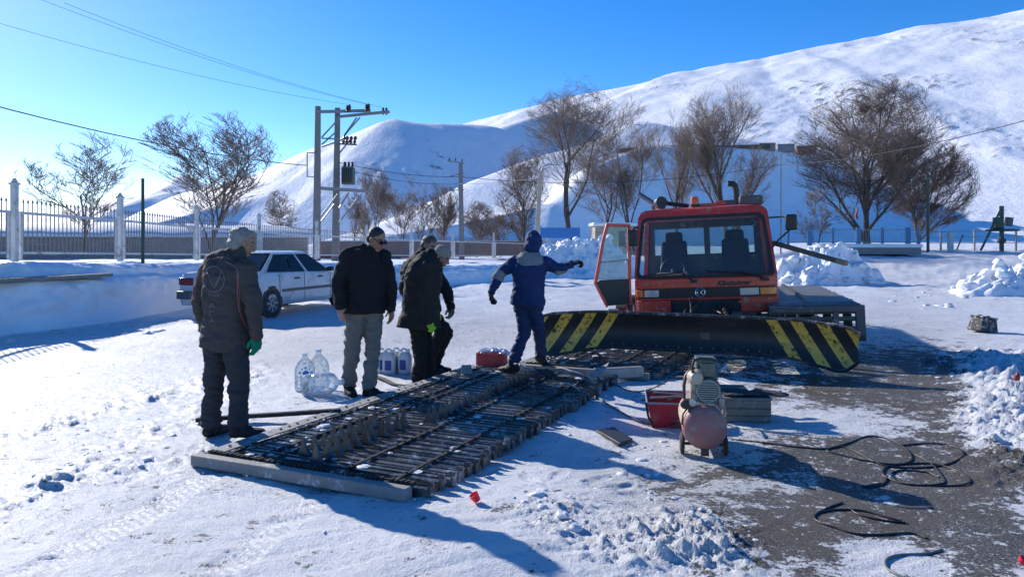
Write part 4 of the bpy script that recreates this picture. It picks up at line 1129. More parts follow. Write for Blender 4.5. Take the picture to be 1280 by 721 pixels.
cable(s_([(600,345),(650,370),(685,405),(690,430),(600,432),(540,418),(505,398),(515,380),(560,372),(650,372),(730,395),(775,430),(740,440),(650,435),(560,425),(530,400),(560,388),(640,395),(680,412)]), .0058, 'power_cable', M_CABLE, 'second black cable heaped in loops at the right of the asphalt', 'cable')
cable(s_([(500,425),(440,437),(500,430),(520,405)]), .0058, 'power_cable', M_CABLE, 'short bent end of black cable below the heaped loops', 'cable')
cable(s_([(380,490),(330,510),(292,535),(310,555),(360,572),(420,590),(500,592),(590,588),(645,606)]), .0058, 'power_cable', M_CABLE, 'black cable in one wide open bend on the asphalt in front', 'cable')
cable(s_([(300,525),(360,515),(440,518),(520,540),(575,555),(500,548),(430,530),(395,505)]), .0058, 'power_cable', M_CABLE, 'thin black cable crossing inside the wide bend', 'cable')
cable(s_([(690,642),(640,650),(560,655),(518,668),(515,690),(540,712),(575,728)]), .0068, 'power_cable', mat('grey_cable',(.14,.14,.14),.5), 'grey cable hooking out through the bottom edge of the photo', 'cable')

# ---- tool tray, tool box, green case
p = GG(836,528); tt = thing('tool_tray', p, (0,0,R(-8)), 'open red metal tray of tools left of the compressor', 'tool tray')
M_TRAY = mat('tray_red', (.48,.022,.04), .4, col2=(.38,.03,.045), scale=6, dirt=(.2,.12,.1), dirt_amt=.3)
mb = MB(); a0, b0, a1, b1, h = .15,.12,.20,.20,.24
q0 = [V((-a0,-b0,.01)),V((a0,-b0,.01)),V((a0,b0,.01)),V((-a0,b0,.01))]; q1 = [V((-a1,-b1,h)),V((a1,-b1,h)),V((a1,b1,h+.03)),V((-a1,b1,h+.03))]
q2 = [p_*.95 + V((0,0,.012)) for p_ in q1]; q3 = [p_*.93 + V((0,0,.012)) for p_ in q0]
mb.loft([q0,q1,q2,q3]); mb.build('tray', M_TRAY, tt)
mb = MB(); mb.tube([q1[0],q1[1],q1[2],q1[3],q1[0]], .010, 8); mb.build('rim', mat('tray_rim',(.3,.3,.32),.4,.5), tt)
mb = MB(); mb.tube([(-.21,-.20,.24),(-.19,-.17,.12),(-.14,-.14,.0)],.011,8); mb.build('stand_leg', M_BLACK, tt); mb = MB(); mb.tube([(.21,-.19,.24),(.18,-.15,.12),(.15,-.13,.0)],.011,8); mb.build('stand_leg', M_BLACK, tt)
for i, (a, b, zz, rz, ln) in enumerate(((-.08,.0,.25,.4,.34),(.02,.05,.27,-.5,.30),(.08,-.05,.26,.9,.26),(.0,-.09,.25,.1,.30))):
    mb = MB(); d = V((math.cos(rz),math.sin(rz),.05))*ln/2; c = V((a,b,zz+.01*i)); mb.bar(c-d,c+d,.022,.012); mb.lathe(c+d+V((0,0,-.007)),(0,0,1),[(0,.024),(.014,.024)],12); mb.lathe(c-d+V((0,0,-.007)),(0,0,1),[(0,.020),(.014,.020)],12)
    o = mb.build('spanner', M_GREYSTEEL if i % 2 else M_STEEL, None); o.matrix_world = Matrix.Translation(p) @ Euler((0,0,R(-8))).to_matrix().to_4x4()
    tag(o, ['steel spanner lying across the left of the red tray', 'pale spanner crossing the middle of the red tray', 'dark spanner at the right end of the red tray', 'pale spanner along the near rim of the red tray'][i], 'spanner', 'spanners in the red tray')
p = GG(934,527); tb_ = thing('tool_box', p, (0,0,R(-4)), 'weathered grey box with a ribbed front right of the compressor', 'box')
M_OLD = mat('weathered_box', (.20,.195,.165), .75, col2=(.13,.125,.105), scale=7, dirt=(.32,.3,.27), dirt_amt=.4, bump=.2, stretch=(1,1,6))
mb = MB(); mb.box((0,.11,.10),(.43,.22,.20)); mb.build('box_body', M_OLD, tb_, bevel=.008)
mb = MB(); mb.box((0,.11,.212),(.45,.24,.022)); mb.build('lid', M_OLD, tb_, bevel=.006)
mb = MB(); mb.box((0,-.004,.125),(.425,.008,.012)); mb.box((0,-.004,.06),(.425,.008,.008)); mb.tube([(-.20,-.005,.02),(-.20,-.02,.1),(-.20,-.005,.19)],.006,6); mb.build('front_rib', M_STEEL, tb_)
tag(crumple('cover_mat', (p.x+.10,p.y+.14,p.z+.222), .30,.13,.05, 5, mat('black_mesh_mat',(.035,.033,.032),.85,col2=(.09,.08,.07),scale=30,bump=.5,bscale=60)), 'crumpled black mat lying on top of the weathered grey box', 'mat')
p = GG(911,513); gc = MB(); gc.box((0,0,.11),(.30,.2,.22)); gc.box((0,0,.235),(.32,.22,.03)); gc.bar((-.06,-.11,.18),(.06,-.11,.18),.02)
o = gc.build('metal_case', mat('green_paint',(.015,.07,.05),.5,col2=(.02,.05,.04),scale=9), bevel=.012); o.location = p; o.rotation_euler = (0,0,R(-6)); tag(o, 'dark green metal case standing just behind the grey box', 'case')
mt = MB(); mt.prism([G(745,541),G(773,558),G(791,552),G(767,537)],(0,0,.028)); mt.bar(G(752,541,.03)+V((0,0,.004)),G(776,555,.03)+V((0,0,.004)),.02,.012)
tag(mt.build('rubber_mat', M_BLACK, bevel=.004), 'flat black rubber slab on the snow left of the compressor', 'rubber slab')
p = GG(597,632); rc = MB(); rc.lathe((0,0,.0),(-.5,-.1,.8),[(0,.014),(.002,.022),(.05,.031),(.052,.027),(.004,.018)],20); o = rc.build('bottle_top', mat('bright_red_plastic',(.80,.01,.035),.35)); o.location = p+V((0,0,.012)); tag(o, 'small bright red plastic cap on the snow in the foreground', 'cap')
p = GG(1270,488); rc = MB(); rc.lathe((0,0,0),(.2,-.1,1),[(0,.03),(.05,.032),(.07,.018),(.09,.016)],14); o = rc.build('plastic_bottle', mat('dull_red_plastic',(.25,.03,.025),.5)); o.location = p+V((0,0,.02)); tag(o, 'small dull red bottle stuck in slush at the right edge', 'bottle')
p = GG(1277,709); rc = MB(); rc.lathe((0,0,0),(.3,-.4,.8),[(0,.012),(.003,.02),(.03,.026),(.032,.02)],16); o = rc.build('bottle_top', mat('red_plastic_cap',(.7,.015,.05),.4)); o.location = p+V((0,0,.01)); tag(o, 'red plastic cap on asphalt in the lower right corner', 'cap')
p = GG(1228,415); bb = thing('battery_box', p, (0,R(9),R(20)), 'black box dusted with snow lying on the snow at right', 'box')
M_SNOWY = mat('snow_dusted_black',(.03,.03,.032),.7,dirt=(.7,.72,.75),dirt_amt=.3,dirt_scale=16)
mb = MB(); mb.box((0,0,.13),(.42,.30,.25),taper=.82); mb.build('box_body', M_SNOWY, bb, bevel=.02); mb = MB(); mb.box((0,0,.265),(.36,.27,.03)); mb.box((-.1,0,.29),(.05,.05,.03)); mb.box((.1,0,.29),(.05,.05,.03)); mb.build('lid', M_SNOWY, bb, bevel=.008)

# ---- canisters and water bottles
M_JUG = mat('white_plastic',(.62,.65,.68),.4,col2=(.55,.58,.62),scale=10); M_BLUE = mat('blue_label',(.02,.05,.26),.5,col2=(.03,.07,.33),scale=20)
def canister(px, py, rz, label):
    t = thing('canister', GG(px,py), (0,0,rz), label, 'canister', 'white canisters on the snow')
    mb = MB(); secs = []
    for z, a, b in ((0,.075,.048),(.01,.082,.055),(.20,.082,.055),(.235,.070,.048),(.265,.045,.035)):
        secs.append([V((a*math.copysign(abs(math.cos(q))**.45,math.cos(q)), b*math.copysign(abs(math.sin(q))**.45,math.sin(q)), z)) for q in np.linspace(0,2*PI,24,endpoint=False)])
    mb.loft(secs); mb.tube([(-.06,0,.235),(-.065,0,.285),(-.03,0,.305),(.0,0,.30),(.035,0,.27)],.013,8); mb.build('jug', M_JUG, t, smooth=50)
    mb = MB(); mb.cyl((.045,0,.26),(.045,0,.305),.022); mb.build('cap', mat('jug_cap',(.7,.72,.74),.4), t)
    mb = MB(); mb.box((0,-.0555,.11),(.085,.003,.12)); mb.build('label', M_BLUE, t)
canister(478,466,.3,'leftmost white canister, half hidden by the trousers of the man in black')
canister(487,467,-.2,'white canister standing second from the left in the row')
canister(497,465,.1,'white canister standing third from the left in the row')
canister(506,467,-.35,'rightmost white canister, beside the man in the long coat')
M_CLEAR = glass_mat('clear_plastic',(.93,.95,.96),rough=.12,dust=.42,dust_col=(.85,.9,.92),spec_scale=25,fres=1.35)
def bottle(p, rz, label, disc=False, lie=False, s=1.0):
    t = thing('water_bottle', p, (R(82) if lie else 0, 0, rz), label, 'water bottle', 'clear water bottles on the snow')
    mb = MB(); secs = []
    for z, a in ((0,.085),(.012,.105),(.10,.108),(.115,.100),(.13,.108),(.24,.108),(.30,.085),(.34,.045),(.36,.028),(.385,.028)):
        secs.append([V((s*a*math.copysign(abs(math.cos(q))**.7,math.cos(q)), s*a*math.copysign(abs(math.sin(q))**.7,math.sin(q)), s*z)) for q in np.linspace(0,2*PI,28,endpoint=False)])
    mb.loft(secs, caps=True); mb.build('bottle_body', M_CLEAR, t, smooth=50)
    mb = MB(); mb.cyl((0,0,s*.38),(0,0,s*.41),s*.032); mb.build('cap', mat('pale_cap',(.75,.8,.85),.4), t)
    if disc:
        mb = MB(); mb.lathe((.03,-.112*s,.2*s),(0,1,0),[(0,.035),(.003,.035)],20); mb.build('logo_disc', mat('bright_blue',(.02,.13,.5),.4), t)
        mb = MB()
        for k in range(9): a = 2*PI*k/9+.2; mb.lathe((.03+.062*math.cos(a),-.110*s,.2*s+.062*math.sin(a)),(0,1,0),[(0,.011 if k % 2 else .016),(.003,.011 if k % 2 else .016)],10)
        mb.build('logo_dots', mat('light_blue',(.12,.42,.62),.4), t)
bottle(GG(381,486), R(5), 'clear water bottle with a blue round mark', True)
bottle(GG(398,485), R(20), 'taller clear water bottle without a mark, right of the marked one', s=1.08)
p = GG(372,493); bottle(p+V((.08,0,.10)), R(75), 'clear water bottle lying on its side in front of the others', lie=True, s=1.1)
# ================================================================== people
M_SKIN = mat('skin', (.36,.20,.135), .5, col2=(.30,.155,.10), scale=14)
M_SKIN_B = mat('lips', (.26,.10,.08), .5)
M_EYE = mat('eye_dark', (.03,.025,.02), .25)
def cloth(name, c, c2=None, rough=.85, bump=.25, bs=55, **k): return mat(name, c, rough, col2=c2 or tuple(x*1.5 for x in c), scale=7, contrast=.5, bump=bump, bscale=bs, spec=.25, **k)
M_BOOT = cloth('black_boots', (.014,.014,.015), (.03,.029,.028), .6)

def sup(c, s, f, hw, hd, n=24, e=.75):
    return [c + s*(hw*math.copysign(abs(math.cos(a))**e, math.cos(a))) + f*(hd*math.copysign(abs(math.sin(a))**e, math.sin(a))) for a in [2*PI*k/n for k in range(n)]]

def rotm(s, f, u): return Matrix((s, f, u)).transposed()

def head_shapes(mb, c, f, u, neck, k=1.0):
    s = f.cross(u).normalized(); m = rotm(s, f, u)
    E = lambda o, r: mb.ell(c + (s*o[0] + f*o[1] + u*o[2])*k, tuple(q*k for q in r), m, 20, 14)
    C = lambda a, b, ra, rb: mb.cap(c + (s*a[0]+f*a[1]+u*a[2])*k, c + (s*b[0]+f*b[1]+u*b[2])*k, ra*k, rb*k, 10)
    E((0,-.008,.030), (.077,.098,.088)); E((0,.022,-.030), (.062,.070,.085)); E((0,.062,-.090), (.034,.026,.026))
    C((0,.094,.010), (0,.116,-.028), .009, .014); C((-.016,.10,-.034), (.016,.10,-.034), .010, .010)
    C((-.045,.082,.026), (.045,.082,.026), .012, .012)
    C((-.018,.088,-.060), (.018,.088,-.060), .009, .009); C((-.015,.086,-.072), (.015,.086,-.072), .009, .009)
    for q in (-1, 1):
        E((q*.042,.062,-.018), (.026,.026,.024)); E((q*.079,-.006,-.004), (.011,.022,.032)); E((q*.031,.083,.008), (.013,.010,.009))
    mb.cap(c + (f*-.018 + u*-.075)*k, neck, .056*k, .062*k, 14)

def hand_shapes(mb, w, d, n, curl=.5, k=1.0, add=0.0, spread=.04, thumb=1):
    d = d.normalized(); n = (n - d*n.dot(d)).normalized(); t = d.cross(n).normalized()*thumb
    for i in range(4):
        a = (1.5-i)*.0195*k
        kn = w + d*(.088-.006*abs(i-1.2))*k + t*a; b = w + d*.02*k + t*a*.6
        mb.cap(b, kn, (.015)*k+add, (.0125)*k+add, 8)
        L = [1.0,1.12,1.04,.82][i]*k; p = kn; dd = (d + t*spread*(1.5-i)).normalized(); ang = 0
        for j, ln in enumerate((.042,.028,.022)):
            ang += curl*(.55 if j == 0 else .9)*(1+.12*i)
            v = dd*math.cos(ang) + n*math.sin(ang); q = p + v*ln*L
            mb.cap(p, q, (.0098-.001*j)*k+add, (.0090-.001*j)*k+add, 8); p = q
    b = w + d*.028*k + t*.026*k; q1 = b + (d*.55+t*.6+n*.35).normalized()*.042*k; q2 = q1 + (d*.85+t*.12+n*.45).normalized()*.034*k
    mb.cap(w + d*.012*k + t*.008*k, b, .016*k+add, .015*k+add, 8); mb.cap(b, q1, .0135*k+add, .011*k+add, 8); mb.cap(q1, q2, .011*k+add, .009*k+add, 8)

def folds_fn(amp=.013, fr=5.0, st=1.9, seed=0, fine=.0022):
    def fn(co):
        a = fbm(co[:,0]*fr, co[:,1]*fr, co[:,2]*fr*st, 2, seed)
        b = np.abs(noise3(co[:,0]*fr*1.4+3, co[:,1]*fr*1.4, co[:,2]*fr*st*1.5, seed+5))
        return amp*(a*.9 - b*1.6 + .25) + fine*fbm(co[:,0]*28, co[:,1]*28, co[:,2]*34, 2, seed+8)
    return fn

class Person:
    def __init__(s, Y, foot, J, f, label, group=None):
        s.Y = Y
        g = W(foot[0], foot[1], Y); s.root = V((g.x, g.y, 0 if len(foot) < 3 else 0))
        s.root.z = gz(g.x, g.y)
        s.t = thing('person', s.root, (0,0,0), label, 'person', group)
        s.J = {k: W(a[0], a[1], Y + (a[2] if len(a) > 2 else 0)) - s.root for k, a in J.items()}
        s.f = V((f[0], f[1], 0)).normalized()
        s.side = V((s.f.y, -s.f.x, 0))           # the person's right hand side
    def spine(s, wid=1.0, hem=.12, dep=1.0, flare=1.0, thick=0.0):
        J = s.J; hip, ch, nk = J['hip'], J['chest'], J['neck']
        sh = (J['Rsh'] - J['Lsh']).normalized(); hp = (J['Rhip'] - J['Lhip']).normalized()
        secs = []
        low = hip + (hip-ch).normalized()*hem; low = hip + V((low.x-hip.x, low.y-hip.y, -hem))*1.0
        mid = hip.lerp(ch, .45)
        shc = (J['Rsh'] + J['Lsh'])/2
        sw = (J['Rsh'] - J['Lsh']).length/2
        data = [(low, hp, .185*flare, .135*flare), (hip, hp, .182, .132), (mid, hp.lerp(sh,.5), .165, .122), (ch, sh, .185, .135), (ch.lerp(shc,.6), sh, .19, .125), (shc+(nk-shc)*.25, sh, sw*.92, .10), (nk, sh, .085, .082)]
        cs = [d[0] for d in data]
        for i, (c, sd, hw, hd) in enumerate(data):
            ax = (cs[min(i+1,len(cs)-1)] - cs[max(i-1,0)]).normalized()
            sd = (sd - ax*sd.dot(ax)).normalized(); fw = ax.cross(sd).normalized()
            if fw.dot(s.f) < 0 and abs(fw.dot(s.f)) > .05: fw = -fw
            secs.append(sup(c, sd, fw, hw*wid+thick, hd*dep+thick))
        return secs
    def jacket(s, m, wid=1.0, hem=.12, dep=1.05, flare=1.0, arm=1.0, thick=.02, collar=.075, folds=None, voxel=.011, name='jacket', extra=None, sleeves='LR', cuff=.052):
        mb = MB(); mb.loft(s.spine(wid, hem, dep, flare, thick))
        for q in sleeves:
            a, b, c = s.J[q+'sh'], s.J[q+'el'], s.J[q+'wr']
            mb.cap(a, b, .082*arm, .066*arm); mb.cap(b, c, .066*arm, cuff*arm)
            mb.cap(c.lerp(b,.10), c, cuff*arm*1.06, cuff*arm*1.02)
        nk = s.J['neck']; hd = s.J['head']; up = (hd-nk).normalized()
        if collar: mb.cap(nk - up*.03, nk + up*.035, collar+.02, collar, 16)
        if extra: extra(mb)
        return fuse(mb, name, m, s.t, voxel, 5, folds or folds_fn(seed=hash(name) % 50 + int(s.Y*10)))
    def trousers(s, m, k=1.0, folds=None, bunch=True):
        J = s.J; mb = MB(); hip = J['hip']; hp = (J['Rhip']-J['Lhip']).normalized(); fw = s.f
        mb.loft([sup(hip+V((0,0,z)), hp, fw, a*k, b*k) for z, a, b in ((-.10,.15,.115),(-.02,.172,.125),(.08,.165,.12),(.12,.15,.11))])
        for q in 'LR':
            a, b, c = J[q+'hip'], J[q+'kn'], J[q+'an']
            mb.cap(a, b, .098*k, .074*k, 14); mb.cap(b, c, .074*k, .064*k, 14)
            if bunch: mb.cap(c.lerp(b,.12), c.lerp(b,.02), .076*k, .073*k, 14)
        return fuse(mb, 'trousers', m, s.t, .011, 4, folds or folds_fn(.016, 5.5, 2.4, seed=int(s.Y*17) % 60))
    def boots(s, m=None, ground=True):
        for q, dr in (('L', s.toeL), ('R', s.toeR)):
            an = s.J[q+'an']; d = V(dr).normalized(); mb = MB()
            hz = V((0,0,-.085)); dn = V((0,0,-1))
            if d.z < -.2: dn = (dn - d*dn.dot(d)).normalized()
            h = an + dn*.075 - d*.03; tip = an + dn*.09 + d*.185
            sd = d.cross(V((0,0,1))).normalized()
            mb.cap(an + V((0,0,.06)), an + dn*.03, .060, .062, 14)
            mb.cap(h, an + dn*.072 + d*.07, .050, .055, 14)
            for o in (-.022, .022): mb.cap(an + dn*.080 + d*.05 + sd*o, tip + sd*o*.7, .042, .036, 12)
            fl = an.z + dn.z*.118 if d.z > -.2 else None
            fuse(mb, 'boot', m or M_BOOT, s.t, .008, 3, folds_fn(.003, 9, 1.2), floor=fl)
    def body(s, hf, hu, hands='', hk=1.0, curl=.5):
        """one continuous skin: head, neck, trunk, limbs and the bare hands"""
        J = s.J; mb = MB(); mb.loft(s.spine(.82, .05, .85, .9))
        hf = V(hf).normalized(); hu = V(hu); hu = (hu - hf*hu.dot(hf)).normalized()
        s.hf, s.hu, s.hs = hf, hu, hf.cross(hu).normalized()
        head_shapes(mb, J['head'], hf, hu, J['neck'], hk)
        for q in 'LR':
            a, b, c = J[q+'sh'], J[q+'el'], J[q+'wr']
            mb.cap(a, b, .052, .042); mb.cap(b, c, .042, .030)
            if q in hands: hand_shapes(mb, c, s.hd[q][0], s.hd[q][1], curl, 1.0, 0, thumb=s.hd[q][2])
            else: mb.cap(c, c + (c-b).normalized()*.05, .030, .026)
            a, b, c = J[q+'hip'], J[q+'kn'], J[q+'an']
            mb.cap(a, b, .082, .055); mb.cap(b, c, .055, .042); mb.cap(c, c+V((0,0,-.04)), .04, .038)
        hc = J['head']
        def paint(c):
            d = c - np.array(hc); x = d @ np.array(s.hs); y = d @ np.array(hf); z = d @ np.array(hu)
            r = np.zeros(len(c), int)
            r[(y > .075) & (np.abs(np.abs(x)-.031) < .013) & (np.abs(z-.009) < .007)] = 2
            r[(y > .080) & (np.abs(x) < .027) & (np.abs(z+.065) < .010)] = 1
            r[(y > .06) & (np.abs(np.abs(x)-.034) < .02) & (np.abs(z-.030) < .006)] = 2
            return r
        return fuse(mb, 'body', [M_SKIN, M_SKIN_B, M_EYE], s.t, .0062, 2, None, paint=paint)
    def gloves(s, m, which='LR', curl=.6, k=1.12, cuff=True):
        for q in which:
            mb = MB(); w = s.J[q+'wr']; d, n, th = s.hd[q]
            hand_shapes(mb, w, d, n, curl, k, .0035, thumb=th)
            if cuff: mb.cap(w - d.normalized()*.05, w + d.normalized()*.02, .044, .036, 14)
            fuse(mb, 'glove', m, s.t, .0048, 2, folds_fn(.0025, 14, 1.2, 4, .0008))
    def capsule_on_head(s, name, m, parts, voxel=.009, fold=.003):
        mb = MB(); c = s.J['head']; rm = rotm(s.hs, s.hf, s.hu)
        for o, r in parts: mb.ell(c + s.hs*o[0] + s.hf*o[1] + s.hu*o[2], r, rm, 24, 16)
        return fuse(mb, name, m, s.t, voxel, 2, folds_fn(fold, 16, 1.0, 3, .0018))
    def on_surface(s, obj, pxs, r, name, m, lift=.002, seg=6):
        """lay a thin cord on a garment where the photo shows it"""
        me = obj.data; bv = BVHTree.FromPolygons([v.co for v in me.vertices], [p.vertices[:] for p in me.polygons])
        mb = MB()
        for line in pxs:
            if len(line) > 2: L_ = resample([(a, b, 0) for a, b in line], len(line)*6)
            else: L_ = [V((line[0][0], line[0][1], 0)).lerp(V((line[1][0], line[1][1], 0)), k/7) for k in range(8)]
            pts = []
            for p in L_:
                o = V((0,0,CH)) - s.root; d = (W(p[0], p[1], 1.0) - V((0,0,CH))).normalized()
                hit = bv.ray_cast(o, d)
                if hit[0] is not None: pts.append(hit[0] - d*lift)
            if len(pts) > 1: mb.tube(pts, r, seg)
        if mb.v: return mb.build(name, m, obj, smooth=180)

def zz(px0, py0, k): return lambda x, y, dy=0.0: (px0 + x/k, py0 + y/k, dy)

# ---- grey jacket, back to the camera
z = zz(200, 270, 2.486)
p1 = Person(6.25, (290,545), dict(hip=z(203,385), chest=z(213,215), neck=z(232,122), head=z(255,84,.02), Lsh=z(152,165,.11), Rsh=z(262,160,-.12), Lel=z(122,262,.12), Lwr=z(140,345,.26),
      Rel=z(290,278,-.16), Rwr=z(299,368,-.08), Lhip=z(177,392,.06), Rhip=z(232,392,-.06), Lkn=z(168,520,.06), Rkn=z(245,518,-.02), Lan=z(158,640,.08), Ran=z(243,643,-.06)), (.62,.78),
      'man with grey hair in a grey jacket and green glove, seen from behind at left')
p1.toeL = (.35,.8,0); p1.toeR = (1,.25,0); p1.hd = {'L': (V((.35,.3,-.8)), V((.6,.5,0)), -1), 'R': (V((.06,.05,-1)), V((-.8,.5,0)), -1)}
M_J1 = cloth('grey_jacket', (.050,.046,.046), (.075,.068,.066)); M_T1 = cloth('charcoal_trousers', (.024,.028,.036), (.042,.047,.056))
p1.body((.72,.58,-.32), (0.1,.05,1)); j1 = p1.jacket(M_J1, wid=1.08, hem=.07, dep=1.12, arm=1.12, thick=.022, collar=.085)
p1.trousers(M_T1, 1.17); p1.boots(); p1.gloves(cloth('green_glove', (.0,.16,.09), (.0,.22,.13)), 'R')
M_HAIR1 = mat('grey_hair', (.17,.165,.15), .6, col2=(.40,.39,.37), scale=45, bump=.7, bscale=130)
p1.capsule_on_head('hair', M_HAIR1, [((0,-.028,.044),(.090,.098,.088)),((0,-.058,-.02),(.078,.058,.075)),((.05,.03,.09),(.045,.05,.035)),((-.05,.03,.09),(.045,.05,.035))], fold=.010)
M_PIPE = mat('red_piping', (.34,.07,.08), .7); M_PIPEG = mat('pale_print', (.20,.20,.20), .7)
z = lambda x, y: (200+x/2.486, 270+y/2.486)
p1.on_surface(j1, [[z(236,165),z(246,230),z(250,300),z(268,345),z(290,372)]], .0045, 'piping', M_PIPE)
p1.on_surface(j1, [[z(203,142),z(225,152),z(240,165),z(243,185),z(240,235),z(246,300)]], .004, 'piping', M_PIPEG)
p1.on_surface(j1, [[z(128,165),z(114,205),z(106,260)]], .004, 'piping', M_PIPE)
el = [z(168+32*math.cos(a), 196+40*math.sin(a)) for a in np.linspace(0, 2*PI, 15)]
p1.on_surface(j1, [el, [z(146,175),z(160,196),z(166,214)], [z(192,172),z(180,196),z(170,214)], [z(150,190),z(158,206),z(168,222),z(180,206),z(188,188)],
   [z(150,246),z(156,242),z(160,250)], [z(164,250),z(168,243),z(172,250)], [z(176,243),z(180,250),z(184,243)],
   [z(153,286),z(161,272),z(169,286)], [z(156,281),z(166,281)], [z(168,296),z(154,296)], [z(154,296),z(154,310)], [z(153,332),z(161,318),z(169,332)], [z(156,327),z(166,327)]], .0028, 'back_print', M_PIPEG)

# ---- black fleece, grey trousers, sunglasses
z = zz(400, 270, 3.136)
p2 = Person(7.95, (455,493), dict(hip=z(172,362), chest=z(175,215), neck=z(200,140), head=z(221,92,-.04), Rsh=z(108,158,-.14), Lsh=z(246,158,.14), Rel=z(70,262,-.16), Rwr=z(78,352,-.20), Lel=z(276,262,.12), Lwr=z(280,362,.02),
      Rhip=z(138,378,-.05), Lhip=z(208,378,.05), Rkn=z(126,520,-.02), Lkn=z(208,520,-.02), Ran=z(114,655,.06), Lan=z(192,664,-.06)), (.70,-.62),
      'man in a black fleece, grey trousers and sunglasses, looking down')
p2.toeR = (.35,-.75,0); p2.toeL = (.95,-.35,0); p2.hd = {'R': (V((.08,-.08,-1)), V((.5,.6,0)), -1), 'L': (V((.06,-.1,-1)), V((-.5,-.6,0)), 1)}
p2.body((.80,-.42,-.42), (0,0,1), 'LR', curl=.45)
p2.jacket(cloth('black_fleece', (.011,.012,.015), (.022,.023,.027), .95), wid=1.08, hem=.05, dep=1.15, arm=1.1, thick=.022)
p2.trousers(cloth('grey_trousers', (.125,.125,.118), (.16,.16,.15)), 1.14); p2.boots()
M_HAIR2 = mat('black_hair', (.012,.012,.014), .55, col2=(.03,.03,.032), scale=50, bump=.5, bscale=140)
p2.capsule_on_head('hair', M_HAIR2, [((0,-.022,.050),(.084,.096,.082)),((0,-.060,-.01),(.074,.050,.065))])
sg = MB(); hc = p2.J['head']; q = lambda a, b, c: hc + p2.hs*a + p2.hf*b + p2.hu*c
for k in (-1, 1):
    sg.bar(q(k*.012,.112,.008), q(k*.062,.098,.008), .034, .006, up=tuple(p2.hf)); sg.bar(q(k*.064,.098,.014), q(k*.082,-.005,.014), .005, .006)
sg.bar(q(-.014,.113,.014), q(.014,.113,.014), .006); sg.build('sunglasses', mat('dark_lens', (.01,.01,.012), .12), p2.t, bevel=.003)

# ---- long dark coat, beanie, lime gloves, bent forward
p3 = Person(8.65, (527,477), dict(hip=z(392,405), chest=z(405,235), neck=z(445,160), head=z(477,158,-.02), Rsh=z(420,200,-.16), Lsh=z(425,195,.16), Rel=z(412,305,-.20), Rwr=z(429,400,-.24), Lel=z(440,300,.18), Lwr=z(455,365,.10),
      Rhip=z(385,420,-.07), Lhip=z(405,420,.08), Rkn=z(393,540,-.08), Lkn=z(422,538,.10), Ran=z(384,636,-.08), Lan=z(425,622,.14)), (.93,-.30),
      'man in a beige beanie, long dark coat and lime green gloves, bending over the track')
p3.toeR = (.95,-.3,0); p3.toeL = (.97,.1,0); p3.hd = {'R': (V((.10,-.02,-1)), V((.3,.8,0)), -1), 'L': (V((.15,0,-1)), V((-.1,-.8,0)), 1)}
p3.body((.80,-.30,-.52), (.45,-.1,.9))
M_C3 = cloth('dark_coat', (.016,.017,.017), (.030,.031,.030))
j3 = p3.jacket(M_C3, wid=1.16, hem=.09, dep=1.40, arm=1.22, thick=.035, flare=1.12, collar=.09, name='coat', cuff=.056)
p3.trousers(cloth('black_trousers', (.010,.010,.011), (.018,.018,.018)), 1.12); p3.boots(); p3.gloves(cloth('lime_glove', (.24,.52,.03), (.32,.62,.06)), 'LR', .7)
p3.capsule_on_head('beanie', cloth('beige_knit', (.27,.235,.20), (.36,.32,.28), .95, .6, 140), [((0,-.012,.050),(.089,.108,.080)),((0,-.010,.020),(.094,.113,.034)),((0,-.04,-.0),(.086,.08,.045))])
p3.on_surface(j3, [[(400+345/3.136,270+205/3.136),(400+325/3.136,270+270/3.136),(400+310/3.136,270+350/3.136)]], .006, 'coat_seam', mat('pale_seam',(.16,.16,.155),.8))

# ---- the man hidden behind him
p4 = Person(9.3, (535,466), dict(hip=z(395,372), chest=z(385,220), neck=z(402,158), head=z(428,117,-.02), Rsh=z(360,195,-.15), Lsh=z(440,195,.15), Rel=z(330,290,-.15), Rwr=z(380,350,-.2), Lel=z(498,300,.12), Lwr=z(512,352,.05),
      Rhip=z(400,385,-.06), Lhip=z(430,385,.06), Rkn=z(478,440,-.08), Lkn=z(500,452,.05), Ran=z(425,580,-.02), Lan=z(450,575,.16)), (.86,-.45),
      'dark haired man in black, mostly hidden behind the man in the long coat')
p4.toeR = (.9,-.4,0); p4.toeL = (.95,-.2,0); p4.hd = {'R': (V((.5,-.2,-.8)), V((.2,.6,0)), -1), 'L': (V((.15,-.2,-1)), V((-.4,-.6,0)), 1)}
p4.body((.78,-.40,-.48), (.2,0,1)); p4.jacket(cloth('black_jacket', (.012,.012,.014), (.022,.022,.024)), wid=1.12, hem=.10, dep=1.25, arm=1.15, thick=.028, collar=.10)
p4.trousers(cloth('black_work_trousers', (.011,.011,.012)), 1.08); p4.boots(); p4.gloves(cloth('grey_glove', (.10,.10,.10)), 'LR', .8)
p4.capsule_on_head('hair', mat('dark_grey_hair', (.03,.03,.03), .6, col2=(.10,.10,.095), scale=50, bump=.5, bscale=140), [((0,-.022,.048),(.086,.098,.084)),((0,-.060,-.01),(.076,.052,.068))], fold=.006)

